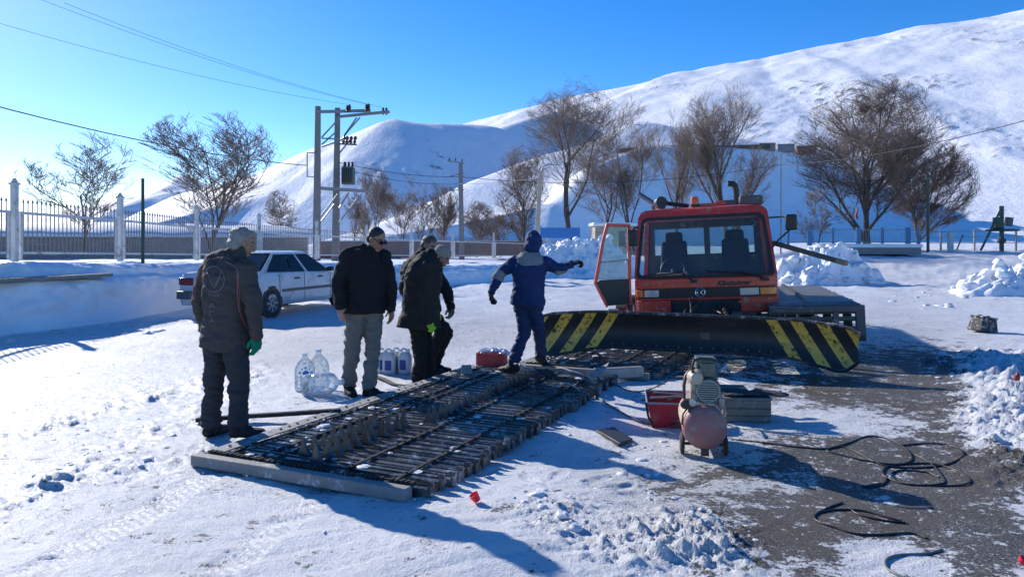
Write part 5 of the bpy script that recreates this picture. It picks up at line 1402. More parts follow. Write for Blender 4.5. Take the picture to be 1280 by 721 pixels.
# ---- blue jacket with the hood up, striding along the track
p5 = Person(8.95, (655,463), dict(hip=z(815,330), chest=z(820,215), neck=z(832,150), head=z(838,106,.03), Lsh=z(765,180,.02), Rsh=z(884,182,-.02), Lel=z(706,225,.0), Lwr=z(674,295,-.05), Rel=z(930,208,.0), Rwr=z(982,190,-.02),
      Lhip=z(788,338,.04), Rhip=z(842,338,-.04), Lkn=z(802,450,.04), Rkn=z(856,440,.10), Lan=z(760,572,-.08), Ran=z(868,535,.40)), (.25,.97),
      'man in a blue hooded jacket and trousers, arms out, striding over the track')
p5.toeL = (-.35,-.75,0) if False else (-.55,.45,-.05); p5.toeR = (.45,.55,-.45); p5.hd = {'L': (V((-.20,-.1,-1)), V((.9,0,-.2)), 1), 'R': (V((1,0,.35)), V((0,.3,-1)), 1)}
M_B5 = cloth('blue_jacket', (.010,.026,.095), (.017,.040,.13), .75)
p5.body((.35,.85,-.30), (0,0,1)); 
j5 = p5.jacket(M_B5, wid=1.02, hem=.06, dep=1.1, arm=1.02, thick=.02, collar=.085)
p5.trousers(cloth('blue_trousers', (.012,.026,.080), (.020,.040,.11), .8), 1.06); p5.boots(); p5.gloves(cloth('black_glove', (.014,.014,.016)), 'LR', 1.0)
p5.capsule_on_head('hood', M_B5, [((0,-.012,.02),(.104,.120,.118)),((0,-.05,-.06),(.105,.085,.09)),((0,-.03,.09),(.07,.085,.06))], fold=.006)
def patch(p, obj, name, m, inside, lift=.004):
    """a panel of another cloth: the garment's own faces inside a region, lifted off a little"""
    me = obj.data; keep = [f for f in me.polygons if inside(f.center)]
    idx = {}; vs = []; fs = []
    for f in keep:
        g_ = []
        for v in f.vertices:
            if v not in idx: idx[v] = len(vs); vs.append(me.vertices[v].co + me.vertices[v].normal*lift)
            g_.append(idx[v])
        fs.append(g_)
    if not vs: return
    o = MB().add(vs, fs).build(name, m, obj, smooth=180, fixn=False)
    sd = o.modifiers.new('s', 'SOLIDIFY'); sd.thickness = .004; sd.offset = 1
    return o
M_YOKE = cloth('grey_yoke', (.17,.185,.21), (.23,.245,.27))
nk5, sh5 = p5.J['neck'], (p5.J['Lsh']+p5.J['Rsh'])/2
patch(p5, j5, 'yoke', M_YOKE, lambda c: c.z > sh5.z - .035 and c.z < nk5.z + .02 and abs(c.x - sh5.x) < .15 - max(0, sh5.z - c.z)*1.2)
for q in 'LR':
    e, w_ = p5.J[q+'el'], p5.J[q+'wr']
    patch(p5, j5, 'elbow_patch', M_YOKE, lambda c, e=e, w_=w_: (c - e.lerp(w_, .12 if q == 'L' else .2)).length < .085 and c.z < e.z + (.05 if q == 'L' else -.02))
# ================================================================== the white saloon car
M_WHITE = mat('white_car_paint', (.62,.64,.66), .3, col2=(.56,.575,.59), scale=3, coat=.5, dirt=(.42,.42,.41), dirt_amt=.35, dirt_scale=4)
M_CARGLASS = glass_mat('car_glass', (.30,.36,.38), dust=.03, spec_scale=30)
car = thing('parked_car', (-5.5,17.45,.0), (0,0,R(70.5)), 'white saloon car parked by the snow bank, partly hidden by two men', 'car')
def car_sec(x, w, zb, b, crown):
    h = [(-.86*w,.20),(-.97*w,.26),(-w,.42),(-w,.62),(-.985*w,b-.13),(-.95*w,b-.035),(-.86*w,b),(-.5*w,b+crown*.7),(0,b+crown)]
    h = [(y, max(z, zb)) for y, z in h]
    return [V((x,y,z)) for y, z in h] + [V((x,-y,z)) for y, z in reversed(h[:-1])]
mb = MB(); st = [(-2.20,.74,.42,.70,0),(-2.19,.79,.34,.86,.0),(-2.14,.82,.28,.955,.01),(-1.9,.84,.25,.975,.015),(-1.5,.85,.24,.985,.02),(-1.0,.85,.22,.975,.02),(0,.85,.22,.955,.02),(.9,.85,.22,.925,.02),(1.2,.845,.22,.905,.03),(1.7,.83,.24,.835,.03),(2.05,.79,.26,.755,.02),(2.17,.74,.32,.68,.0),(2.2,.68,.42,.60,0)]
mb.loft([car_sec(*s) for s in st]); cbody = mb.build('body_shell', M_WHITE, car, smooth=45)
roofp = lambda k, x0, x1, hw, z: [V((x0,-hw,z)),V((x1,-hw,z)),V((x1,hw,z)),V((x0,hw,z))]
gb = [V((-1.62,-.78,.96)),V((1.02,-.80,.90)),V((1.02,.80,.90)),V((-1.62,.78,.96))]; gt = [V((-1.02,-.60,1.36)),V((.22,-.61,1.365)),V((.22,.61,1.365)),V((-1.02,.60,1.36))]
mb = MB(); mb.loft([[p for p in gt], [p*1 + V((0,0,.025)) - V((p.x*.06,p.y*.10,0)) for p in gt], [V((p.x*.6-.1,p.y*.6,1.405)) for p in gt]]); 
def lerp4(a, b, u, v): return gb[a].lerp(gb[b], u).lerp(gt[a].lerp(gt[b], u), v)
for a, b, us in ((0,1,((0,.07),(.385,.405),(.60,.635),(.985,1))),(3,2,((0,.07),(.385,.405),(.60,.635),(.985,1)))):
    o = V((0,-.012 if a == 0 else .012,0))
    for u0, u1 in us:
        if u0 == .385: continue
        mb.prism([lerp4(a,b,u0,0),lerp4(a,b,u1,0),lerp4(a,b,u1,1),lerp4(a,b,u0,1)], o)
    mb.prism([lerp4(a,b,0,.93),lerp4(a,b,1,.93),lerp4(a,b,1,1),lerp4(a,b,0,1)], o*1.2)
mb.build('roof', M_WHITE, car, smooth=50, bevel=.012)
for a, b, nm, uu in ((0,1,'side_window',((.08,.385),(.405,.60),(.635,.975))),(3,2,'side_window',((.08,.385),(.405,.60),(.635,.975))),(0,3,'rear_window',((.04,.96),)),(1,2,'windscreen',((.03,.97),))):
    for u0, u1 in uu:
        mb = MB(); q = [lerp4(a,b,u0,.03),lerp4(a,b,u1,.03),lerp4(a,b,u1,.93),lerp4(a,b,u0,.93)]; nr = (q[1]-q[0]).cross(q[3]-q[0]).normalized()*.005
        mb.prism(q, nr); mb.build(nm, M_CARGLASS, car, smooth=0)
mb = MB(); mb.box((-.3,0,.86),(2.2,1.4,.1)); mb.box((-.75,0,1.0),(.14,1.2,.35),rot=(0,R(-12),0)); 
for s in (-.35,.35): mb.box((.15,s,1.02),(.12,.46,.45),rot=(0,R(-12),0)); mb.box((.09,s,1.27),(.07,.24,.12))
mb.build('seats', M_SEAT, car, bevel=.03)
for x in (-1.30,1.35):
    for s in (-1,1):
        mb = MB(); mb.lathe((x,s*.845,.315),(0,s,0),[(-.02,.02),(-.01,.355),(.004,.355),(.006,.30),(.003,.02)],32); mb.build('wheel_arch', M_BLACK, car)
        mb = MB(); mb.lathe((x,s*.68,.30),(0,s,0),[(0,.2),(.01,.28),(.05,.30),(.14,.30),(.18,.28),(.185,.2),(.16,.19)],32); wo = mb.build('wheel', M_RUBBER, car)
        mb = MB(); mb.lathe((x,s*.68,.30),(0,s,0),[(.10,.02),(.13,.19),(.178,.205),(.182,.195),(.16,.185)],28)
        for k in range(8): a = 2*PI*k/8; mb.bar((x+.03*math.cos(a),s*.855,.30+.03*math.sin(a)),(x+.185*math.cos(a),s*.85,.30+.185*math.sin(a)),.045,.02,up=(0,1,0))
        mb.build('rim', M_ALU, wo)
for s in (-1,1):
    mb = MB(); mb.bar((-.95,s*.862,.55),(.95,s*.862,.55),.018,.06); mb.build('side_moulding', M_DKGREY, car)
    for xx, nm in ((-.42,'door_handle'),(.48,'door_handle')): mb = MB(); mb.box((xx,s*.862,.80),(.16,.03,.035)); mb.build(nm, M_BLACK, car, bevel=.005)
    mb = MB()
    for xx in (-1.02,-.12,.92): mb.bar((xx,s*.8515,.30),(xx-.02,s*.8515,.90),.006,.008,up=(1,0,0))
    mb.bar((-1.0,s*.8515,.30),(.92,s*.8515,.30),.006,.008)
    mb.build('door_gaps', M_BLACK, car)
    mb = MB(); mb.box((.78,s*.93,.97),(.10,.17,.11)); mb.build('door_mirror', M_BLACK, car, bevel=.02)
    mb = MB(); mb.box((-2.185,s*.60,.78),(.05,.34,.16)); mb.box((-2.12,s*.80,.78),(.14,.05,.15)); mb.build('tail_light', mat('tail_red',(.22,.012,.012),.25,coat=.4), car, bevel=.01)
    mb = MB(); mb.box((2.14,s*.60,.63),(.1,.3,.12)); mb.build('headlight', M_LENS, car, bevel=.01)
mb = MB(); mb.box((-2.20,0,.50),(.16,1.62,.17)); mb.box((-2.08,.80,.50),(.36,.06,.17)); mb.box((-2.08,-.80,.50),(.36,.06,.17)); mb.build('rear_bumper', M_DKGREY, car, bevel=.02)
mb = MB(); mb.box((2.18,0,.45),(.16,1.55,.2)); mb.build('front_bumper', M_DKGREY, car, bevel=.02)
mb = MB(); mb.box((-2.205,0,.78),(.02,.52,.12)); mb.build('number_plate', mat('plate_white',(.6,.6,.58),.5), car)

# ================================================================== the railing on the bank
M_FW = mat('white_fence_paint', (.62,.63,.62), .6, col2=(.48,.48,.47), scale=5, dirt=(.25,.2,.16), dirt_amt=.25)
M_FB = mat('rusty_bar', (.28,.24,.225), .7, col2=(.20,.17,.16), scale=9)
fence = thing('railing_fence', (0,0,0), (0,0,0), 'long railing of white pillars and dark spiked bars on top of the snow bank', 'fence')
FP = [V(p) for p in FENCE]
FP = [V((-10.4,0.5,1.5)), V((-10.55,4.2,1.47))] + FP
for i, p in enumerate(FP):
    mb = MB(); mb.box((p.x,p.y,p.z+.70),(.115,.115,1.62)); mb.box((p.x,p.y,p.z+1.525),(.16,.16,.05)); mb.box((p.x,p.y,p.z+1.60),(.11,.11,.10),taper=.3)
    o = mb.build('pillar', M_FW, fence, bevel=.006)
for a, b in zip(FP[:-1], FP[1:]):
    d = (b-a); L_ = d.length; d = d.normalized()
    mb = MB(); u = V((0,0,1))
    for q in (.17, L_-.17): mb.bar(a+d*q+u*-.05, a+d*q+u*.96, .06, .05, up=tuple(d.cross(u)))
    mb.bar(a+d*.17+u*.93, a+d*(L_-.17)+u*.93, .04, .06); mb.bar(a+d*.17+u*.08, a+d*(L_-.17)+u*.08, .04, .05)
    fr_ = mb.build('panel_frame', M_FW, fence)
    mb = MB(); n = int((L_-.5)/.135)
    for k in range(n+1):
        q = .25 + (L_-.5)*k/n
        c = a + d*q; mb.bar(c+u*.05, c+u*1.16, .017, .017, up=tuple(d.cross(u))); mb.add([c+u*1.15+V(o) for o in ((-.02,-.02,0),(.02,-.02,0),(.02,.02,0),(-.02,.02,0),(0,0,.09))],[(0,1,4),(1,2,4),(2,3,4),(3,0,4)])
    mb.build('spiked_bars', M_FB, fr_, smooth=0)

# ---- stone building with a snowy roof beyond the railing, rusty sheet fence further on
def brick_mat():
    m = bpy.data.materials.new('stone_blocks'); t, N, L = nt(m); b = N['Principled BSDF']; b.inputs['Roughness'].default_value = .9
    tc = N.new('ShaderNodeTexCoord'); sp = N.new('ShaderNodeSeparateXYZ'); L.new(tc.outputs['Object'], sp.inputs[0]); cb_ = N.new('ShaderNodeCombineXYZ'); L.new(sp.outputs['X'], cb_.inputs[0]); L.new(sp.outputs['Z'], cb_.inputs[1])
    br = N.new('ShaderNodeTexBrick'); br.inputs['Scale'].default_value = 1.0; br.inputs['Brick Width'].default_value = .42; br.inputs['Row Height'].default_value = .17; br.inputs['Mortar Size'].default_value = .015
    br.inputs['Color1'].default_value = (.33,.27,.22,1); br.inputs['Color2'].default_value = (.42,.36,.30,1); br.inputs['Mortar'].default_value = (.25,.23,.21,1)
    L.new(cb_.outputs[0], br.inputs['Vector']); L.new(br.outputs['Color'], b.inputs['Base Color'])
    bu = N.new('ShaderNodeBump'); bu.inputs['Strength'].default_value = .5; L.new(br.outputs['Fac'], bu.inputs['Height']); bu.invert = True; L.new(bu.outputs['Normal'], b.inputs['Normal'])
    return m
a, b = V((-32,24,0)), V((-12.6,46,0)); d = (b-a); ln = d.length
hs = thing('stone_building', a, (0,0,math.atan2(d.y,d.x)), 'long low stone building with a thick snow covered roof beyond the railing', 'building')
mb = MB(); mb.box((ln/2,3,1.02),(ln,6,1.55)); mb.build('wall', brick_mat(), hs, smooth=0)
mb = MB(); n = 60; rr = random.Random(2); secs = []
for k in range(n+1):
    x = -.4 + (ln+.8)*k/n; dz = .05*math.sin(k*.7) + rr.uniform(-.03,.03)
    secs.append([V((x,-.45,1.80)),V((x,-.50,1.93+dz)),V((x,-.30,2.06+dz)),V((x,3,2.55+dz)),V((x,6.4,2.1)),V((x,6.4,1.8))])
mb.loft(secs); mb.build('roof_snow', M_SNOW, hs)
a, b = V((-13.0,50,0)), V((2.0,66,0)); d = b-a; ln = d.length
shf = thing('sheet_fence', a, (0,0,math.atan2(d.y,d.x)), 'rusty red sheet metal fence behind the far end of the white pillared railing', 'fence')
mb = MB(); n = int(ln/.12); q = [V((ln*k/n,.03*(k % 2),.3)) for k in range(n+1)] + [V((ln*k/n,.03*(k % 2)+.01,.3)) for k in range(n,-1,-1)]
mb.prism(q, (0,0,1.25)); mb.build('sheets', mat('rust_sheet',(.26,.14,.11),.8,col2=(.34,.21,.17),scale=.8), shf, smooth=0)
mb = MB(); mb.bar((0,.02,1.58),(ln,.02,1.58),.12,.06); mb.build('snow_cap', M_SNOW, shf)

# ================================================================== poles and wires
M_CONC = mat('grey_concrete', (.24,.235,.225), .85, col2=(.17,.165,.16), scale=4, bump=.2); M_GALV = mat('galvanised_steel', (.22,.23,.24), .5, .5); M_INS = mat('brown_insulator', (.05,.03,.025), .25)
M_TRAFO = mat('transformer_green', (.06,.085,.08), .5, col2=(.09,.11,.10), scale=3); M_GREENP = mat('green_pole_paint', (.02,.06,.045), .5); M_WIRE = mat('cable_black', (.02,.02,.022), .6)
Yp = 40.0
tp = thing('transformer_poles', W(408,330,Yp), (0,0,0), 'pair of concrete poles carrying a grey transformer and crossarms', 'utility pole'); tp.location.z = 0
B = lambda px, py, dy=0: W(px, py, Yp+dy) - V(tp.location)
for x0, x1, top, dy in ((395.5,397.5,133,0),(419,422,135,1.2)):
    mb = MB(); a_, b_ = B(x0,345,dy), B(x1,top,dy); mb.loft([[p + V((sx*w_,sy*w_*.8,0)) for sx, sy in ((-1,-1),(1,-1),(1,1),(-1,1))] for p, w_ in ((a_,.20),(b_,.13))]); mb.build('pole', M_CONC, tp, bevel=.02)
mb = MB(); mb.bar(B(396,140,-.2),B(463,138.5,.9),.14,.16); mb.bar(B(424,146,1.0),B(486,140,-.6),.16,.14); 
for p_, q_ in (((402,172),(425,147)),((402,181),(420,165)),((430,170),(450,147)),((428,173),(446,147)),((402,173),(423,174)),((402,184),(436,172)),((424,192),(440,172))): mb.bar(B(*p_,.3),B(*q_,.3),.06,.07)
mb.bar(B(384,191,-.2),B(396,191,-.2),.05); mb.bar(B(384,221,-.2),B(396,221,-.2),.05); mb.bar(B(384,191,-.2),B(384,221,-.2),.05)
mb.build('crossarm', M_GALV, tp)
for (px, py) in ((434,132),(437,131),(458,131),(461,130),(479,135),(483,135)):
    mb = MB(); p_ = B(px,py+9,.2); mb.lathe(p_,(0,0,1),[(0,.03),(.10,.09),(.16,.05),(.22,.10),(.28,.05),(.34,.08),(.4,.03)],12); mb.build('insulator', M_INS, tp)
mb = MB(); mb.bar(B(424,180,.3),B(446,181,.3),.08)
for k, px in enumerate((429,433,438,443)): mb.lathe(B(px,180,.2),(.15,0,1),[(0,.04),(.1,.09),(.2,.05),(.3,.10),(.42,.05)],10)
mb.build('fuse_switch', M_INS, tp)
tr = MB(); c_ = B(435.5,220,.9); tr.box(c_,(.62,.6,.95))
for k in range(6): tr.box(c_+V((-.28+k*.11,-.34,0)),(.03,.16,.8))
tr.cyl(c_+V((-.2,0,.46)),c_+V((-.2,0,.56)),.10)
tro = tr.build('transformer', M_TRAFO, tp, bevel=.02)
for k in (-.2,0,.2): mb = MB(); mb.lathe(c_+V((k,.05,.47)),(0,0,1),[(0,.07),(.08,.05),(.12,.09),(.2,.05),(.26,.08),(.32,.03)],10); mb.build('bushing', M_INS, tro)
mb = MB(); mb.bar(B(392,234,-.1),B(456,238,1.0),.16,.10); mb.bar(B(392,236,.5),B(456,240,1.4),.10,.08)
for p_, q_ in (((400,272),(424,240)),((424,278),(452,241)),((400,279),(418,255)),((424,260),(436,241))): mb.bar(B(*p_,.4),B(*q_,.8),.07)
mb.build('platform', M_GALV, tp)

def pole(name, px, py0, py1, Y, w0, w1, m, label, sq=True, lean=0):
    t = thing(name, W(px,py0,Y), (0,0,0), label, 'pole')
    a_, b_ = V((0,0,-.8)), V((lean,0,(py0-py1)*Y/F)); mb = MB()
    if sq: mb.loft([[p + V((sx*q,sy*q,0)) for sx, sy in ((-1,-1),(1,-1),(1,1),(-1,1))] for p, q in ((a_,w0),(b_,w1))])
    else: mb.cyl(a_, b_, w0, w1, 12)
    mb.build('shaft', m, t, bevel=.01 if sq else 0); return t, b_
up, tp_ = pole('utility_pole', 577.5, 330, 203, 52, .20, .13, M_CONC, 'single concrete utility pole with two slanting crossarms beyond the railing', lean=-.1)
mb = MB(); k = 52/F
mb.bar((-1.0,0,tp_.z+.1),(.15,0,tp_.z-.05),.07,.08); mb.build('crossarm', M_GALV, up); mb = MB(); mb.bar((-.9,0,tp_.z-1.0),(.1,0,tp_.z-.75),.07,.08); mb.bar((-.3,0,tp_.z-1.9),(.1,0,tp_.z-.9),.05,.05); mb.bar((-.7,.1,tp_.z-1.95),(.15,.1,tp_.z-1.9),.06,.06); mb.build('crossarm', M_GALV, up)
for q in (-.9,-.45,0): mb = MB(); mb.lathe((q,0,tp_.z+.12-.08*(q+.9)),(0,0,1),[(0,.03),(.06,.07),(.14,.04),(.2,.05)],8); mb.build('insulator', M_INS, up)
lp_, tpz = pole('street_lamp', 668.5, 318, 214, 40, .14, .10, mat('pale_concrete', (.42,.37,.29), .85, col2=(.33,.29,.23), scale=3), 'pale leaning lamp pole with a curved arm beside the blue panel', lean=.32)
mb = MB(); mb.tube([tpz+V((0,0,-.05)), tpz+V((.1,0,.22)), tpz+V((.4,0,.36)), tpz+V((.72,0,.33))], .035, 8); mb.build('lamp_arm', M_GALV, lp_)
mb = MB(); mb.ell(tpz+V((.85,0,.30)), (.22,.12,.08)); mb.build('lamp_head', mat('lamp_grey',(.5,.5,.5),.4), lp_)
pole('flag_pole', 178.5, 322, 223, 18.2, .042, .036, M_GREENP, 'thin dark green pole rising behind the railing at left', sq=False)
pole('flag_pole', 1160, 316, 218, 44, .085, .07, M_GREENP, 'dark green pole standing right of the large bare tree', sq=False)
pole('thin_pole', 976, 305, 192, 48, .05, .035, M_GALV, 'thin grey pole rising straight behind the cab of the groomer', sq=False)

def wire(a, b, sag, r, label, n=26):
    a, b = V(a), V(b); pts = [a.lerp(b, k/n) - V((0,0,sag*4*(k/n)*(1-k/n))) for k in range(n+1)]
    o = MB().tube(pts, r, 5).build('overhead_wire', M_WIRE, smooth=180); tag(o, label, 'wire', 'overhead wires')
wire(W(-60,118,24), W(384,207,39.8), .35, .022, 'thick dark wire sagging from the left edge to the twin poles')
wire(W(-40,18,26), W(436,131,40), .3, .0075, 'thin wire from the left edge, lowest of the upper three')
wire(W(20,-12,26), W(460,131,40), .3, .0075, 'thin wire in the sky, middle one of the upper three at left')
wire(W(80,4,27), W(480,135,40), .3, .0075, 'thin wire in the sky reaching the far tip of the crossarm')
wire(W(423,203,41), W(575,221,52), .25, .018, 'dark wire from the transformer to the single pole, upper of two')
wire(W(440,214,41), W(573,230,52), .25, .015, 'dark wire from the transformer to the single pole, lower of two')
wire(W(575,221,52), W(975,206,48), .75, .018, 'wire from the single pole across the trees to the pole behind the cab')
wire(W(573,230,52), W(676,222,40), .1, .014, 'short wire from the single pole to the lamp pole')
wire(W(975,206,48), W(1330,137,30), .45, .020, 'black wire from the pole behind the cab out through the right edge')

# ================================================================== bare trees
M_BARK = mat('grey_bark', (.075,.062,.052), .9, col2=(.12,.105,.09), scale=3, stretch=(3,3,.6), bump=.4, bscale=8); M_TWIG = mat('twigs', (.20,.155,.13), .9, col2=(.26,.21,.18), scale=.7); M_TWIGD = mat('dark_twigs', (.16,.115,.095), .9, col2=(.21,.16,.135), scale=.7)
def tubes(branches, sides):
    """all branches of one tree, gathered by their number of points"""
    vs, fs = [], []; o = 0; by = {}
    for b_ in branches: by.setdefault(len(b_[0]), []).append(b_)
    for n, bs in by.items():
        P = np.array([b_[0] for b_ in bs], float); m = len(bs)
        T = np.gradient(P, axis=1); T /= np.linalg.norm(T, axis=2, keepdims=True)+1e-9
        ref = np.where(np.abs(T[:, :1, 2:3]) > .6, np.array([[[.3,.9,.1]]]), np.array([[[0,0,1.0]]]))
        S_ = np.cross(T, ref); S_ /= np.linalg.norm(S_, axis=2, keepdims=True)+1e-9; U_ = np.cross(T, S_)
        r0 = np.array([b_[1] for b_ in bs]); r1 = np.array([b_[2] for b_ in bs])
        rad = (r0[:, None] + (r1-r0)[:, None]*np.linspace(0, 1, n)[None, :])[..., None]
        ring = np.stack([P + (S_*math.cos(2*PI*k/sides) + U_*math.sin(2*PI*k/sides))*rad for k in range(sides)], 2)   # m, n, sides, 3
        vs.append(ring.reshape(-1, 3))
        base = o + (np.arange(m)[:, None, None]*n + np.arange(n-1)[None, :, None])*sides
        k = np.arange(sides)[None, None, :]; k2 = (k+1) % sides
        fs.append(np.stack([base+k, base+k2, base+sides+k2, base+sides+k], -1).reshape(-1, 4))
        o += m*n*sides
    return np.concatenate(vs), np.concatenate(fs)

def tree(px, pbase, ptop, hw, Y, seed, label, stems=4, dens=1.0, up=.35, spread=.5, name='bare_tree', dark=False, tr=.22, lean=0.0, low=.12, group='bare trees', zb=None, split=.25):
    rr = random.Random(seed)
    big, small = [], []
    def unit(): 
        a = rr.uniform(0, 2*PI); return V((math.cos(a), math.sin(a), 0))
    def grow(p, d, ln, r, lv):
        n = 6 if lv < 2 else (4 if lv < 3 else 3)
        pts = [p]; q = p; dd = d.copy(); step = ln/(n-1)
        for i in range(n-1):
            dd = (dd + V((rr.gauss(0,1),rr.gauss(0,1),rr.gauss(0,.6)))*(.10 if lv < 3 else .16) + V((0,0,up*.22))).normalized()
            q = q + dd*step; pts.append(q)
        r1 = r*(.35 if lv else .55)
        (big if lv < 2 else small).append(([tuple(x) for x in pts], r, max(r1, .0065)))
        if lv >= 4: return
        nc = [0, 14, 10, 10][lv] if lv else stems
        nc = max(2, int(nc*dens*rr.uniform(.8,1.2)))
        for i in range(nc):
            t = (split + (1-split)*(i+rr.random())/nc) if lv == 0 else rr.uniform(.18 if lv == 1 else .1, 1.0)
            f_ = t*(n-1); j = min(int(f_), n-2); base = pts[j].lerp(pts[j+1], f_-j)
            ax = (pts[j+1]-pts[j]).normalized(); o = unit(); o = (o - ax*o.dot(ax)).normalized()
            ang = (rr.uniform(.10,.52)*spread/.5 if lv == 0 else rr.uniform(.30,.75)*(.7+spread*.45))
            cd = (ax*math.cos(ang) + o*math.sin(ang)).normalized()
            grow(base, cd, ln*[1.0,.52,.46,.55][lv]*rr.uniform(.7,1.2)*(1.15-.45*t if lv else 1), max((r1+(r-r1)*(1-t))*[.60,.40,.5,.6][lv], [.02,.014,.010,.0075][lv]), lv+1)
    H = (pbase-ptop)*Y/F; Wd = hw*Y/F
    grow(V((0,0,-.3)), V((lean,0,1)).normalized(), H*.50, tr*.9, 0)
    allp = np.array([x for b in big+small for x in b[0]])
    zt = np.percentile(allp[:,2], 97.5); wx = np.percentile(np.abs(allp[:,0]-np.median(allp[:,0])), 94)
    sz, sx = H/zt, Wd/max(wx, .1)
    sc = lambda B_: [([(x*(1+(sx-1)*min(max(z/zt,0)*2.2,1)), y*(1+(sx-1)*min(max(z/zt,0)*2.2,1)), z*sz) for x, y, z in b[0]], b[1], b[2]) for b in B_]
    g = W(px, pbase, Y)
    t = thing(name, (g.x, g.y, g.z if zb is None else zb), (0,0,0), label, 'tree' if name != 'bare_shrub' else 'shrub', group)
    def inside(b, k=1.0):
        x, y, z = b[0][-1]; x *= k; y *= k; z = H*.54 + (z-H*.54)*k; q = (z/H-.54)/.47; return (x/(Wd*1.03))**2 + (y/(Wd*1.1))**2 + q*q < rr.uniform(.88, 1.12)
    def trim(b):
        n = len(b[0])
        while n > 2 and not inside((b[0][:n], 0, 0), 1.10): n -= 1
        return (b[0][:n], b[1], b[2])
    v, f = tubes([b if i_ == 0 else trim(b) for i_, b in enumerate(sc(big))], 6); np_mesh('trunk', v, f, M_BARK, t)
    v, f = tubes([b for b in sc(small) if inside(b)], 3); np_mesh('crown', v, f, M_TWIGD if dark else M_TWIG, t)
    return t
tree(103,312,160,70,33,1,'thin bare tree furthest left behind the railing',9,.78,.95,.5,tr=.07,group='bare trees behind the railing',split=.02)
tree(262,312,132,84,31,2,'wide bare tree behind the railing, between the leftmost tree and the twin poles',11,.82,.9,.52,tr=.09,group='bare trees behind the railing',split=.02)
for i, (px, tp1, hw, Y, lab) in enumerate(((352,236,24,60,'small bare bush left of the twin poles'),(442,240,18,70,'short bare bush just right of the transformer platform'),(467,205,26,62,'tall bare thicket right of the transformer'),(500,208,32,66,'broad bare thicket midway between the twin poles and the single pole'),
      (530,222,26,64,'bare thicket left of the single pole'),(557,232,24,68,'thin bare sapling just left of the single pole'),(596,250,26,70,'low bare thicket right of the single pole'),(626,262,20,72,'low twiggy bush left of the lamp pole'))):
    tree(px,318,tp1,hw,Y,20+i,lab,9,.85,.7,.5,name='bare_shrub',tr=.07,group='thickets beyond the railing',split=.02)
tree(654,318,178,38,60,41,'dense bare tree just left of the lamp pole',8,1.0,.6,.5,dark=True,tr=.13,split=.05)
tree(716,322,98,74,56,42,'tall forked bare tree leaning left above the blue panel',7,1.0,.6,.55,tr=.24,lean=-.12,split=.2)
tree(748,322,150,42,60,43,'slim bare tree to the right of the tall forked tree',6,1.0,.65,.45,tr=.13,split=.15)
tree(792,322,122,42,58,44,'slim upright bare tree above the open cab door',7,1.0,.65,.42,tr=.15,split=.25)
tree(846,322,100,52,60,45,'bare tree with a slender crown above the left of the cab',6,1.0,.65,.45,tr=.17,split=.12)
tree(905,322,100,64,57,46,'broad bare tree above the middle of the cab',9,1.0,.6,.55,tr=.22,split=.08)
nest_tree = tree(1086,311,98,92,50,47,'largest bare tree with a bird nest, right of the cab',13,1.05,.6,.7,tr=.24,dark=True,split=.04)
tree(1148,311,165,62,53,48,'dense round bare tree, right of the nest tree',13,1.1,.55,.7,tr=.12,dark=True,split=.02)
tree(1022,311,236,42,46,49,'low straggly bare bush between the cab and the nest tree',6,.8,.3,1.0,name='bare_shrub',tr=.05,group='thickets beyond the railing',split=.02)
nst = MB(); rr = random.Random(8); tgt = W(1082,136,50) - V(nest_tree.location); tco = min((v.co for v in nest_tree.children[0].data.vertices), key=lambda c: (c-tgt).length); c_ = tco + V(nest_tree.location)
for k in range(160):
    d = V((rr.gauss(0,1),rr.gauss(0,1),rr.gauss(0,.6))).normalized(); o = d.cross(V((rr.gauss(0,1),rr.gauss(0,1),rr.gauss(0,1)))).normalized(); p_ = c_ + V((d.x*.25,d.y*.25,d.z*.2)); nst.bar(p_-o*.22, p_+o*.22, .02)
tag(nst.build('bird_nest', M_TWIGD, smooth=0), 'round dark bird nest high in the largest bare tree', 'nest')

# ================================================================== things on the right and in the distance
M_BLUEP = mat('blue_fence_paint', (.05,.17,.36), .5, col2=(.09,.24,.44), scale=4)
bf = thing('blue_fence', W(985,306,46), (0,0,0), 'blue post and mesh fence on a low wall in front of the large tree', 'fence')
B = lambda px, py, dy=0: W(px, py, 46+dy) - V(bf.location)
for px in (985,1012,1041,1073,1103,1135,1148): mb = MB(); mb.box((B(px,306)+B(px,285))/2,(.28 if px in (1012,1073,1135) else .14,.14,1.12)); mb.build('post', M_BLUEP, bf, bevel=.01)
mb = MB(); mb.bar(B(980,287),B(1148,287),.05); mb.bar(B(980,303),B(1148,303),.05)
for k in range(85): q = 981+k*1.97; mb.bar(B(q,303),B(q,287),.010)
mb.build('mesh_panel', M_GALV, bf, smooth=0)
pf = thing('snowy_platform', W(1104,318,40), (0,0,0), 'low concrete platform covered with snow in front of the blue fence', 'platform')
mb = MB(); mb.box((0,1.6,.18),(4.0,3.4,.36)); mb.build('slab', M_CONC, pf, bevel=.02); mb = MB(); mb.box((0,1.6,.46),(4.15,3.5,.20)); mb.build('snow_layer', M_SNOW, pf, bevel=.07, seg=3)
fl = thing('hanging_flag', W(1066,259,47), (0,0,0), 'small red, white and green flag hanging on the large bare tree', 'flag')
mb = MB(); secs = [[V((.35*u + .04*math.sin(z*9), .05*math.sin(u*7+z*5), -z)) for u in (0,.33,.34,.66,.67,1)] for z in np.linspace(0,.75,9)]
n = 6
for mi, (a_, b_) in enumerate(((0,1),(2,3),(4,5))):
    for i in range(8): mb.add([secs[i][a_],secs[i][b_],secs[i+1][b_],secs[i+1][a_]],[(0,1,2,3)],mi)
mb.build('cloth', [mat('flag_green',(.25,.30,.27),.8),mat('flag_white',(.75,.75,.75),.8),mat('flag_red',(.55,.04,.05),.8)], fl, smooth=60)
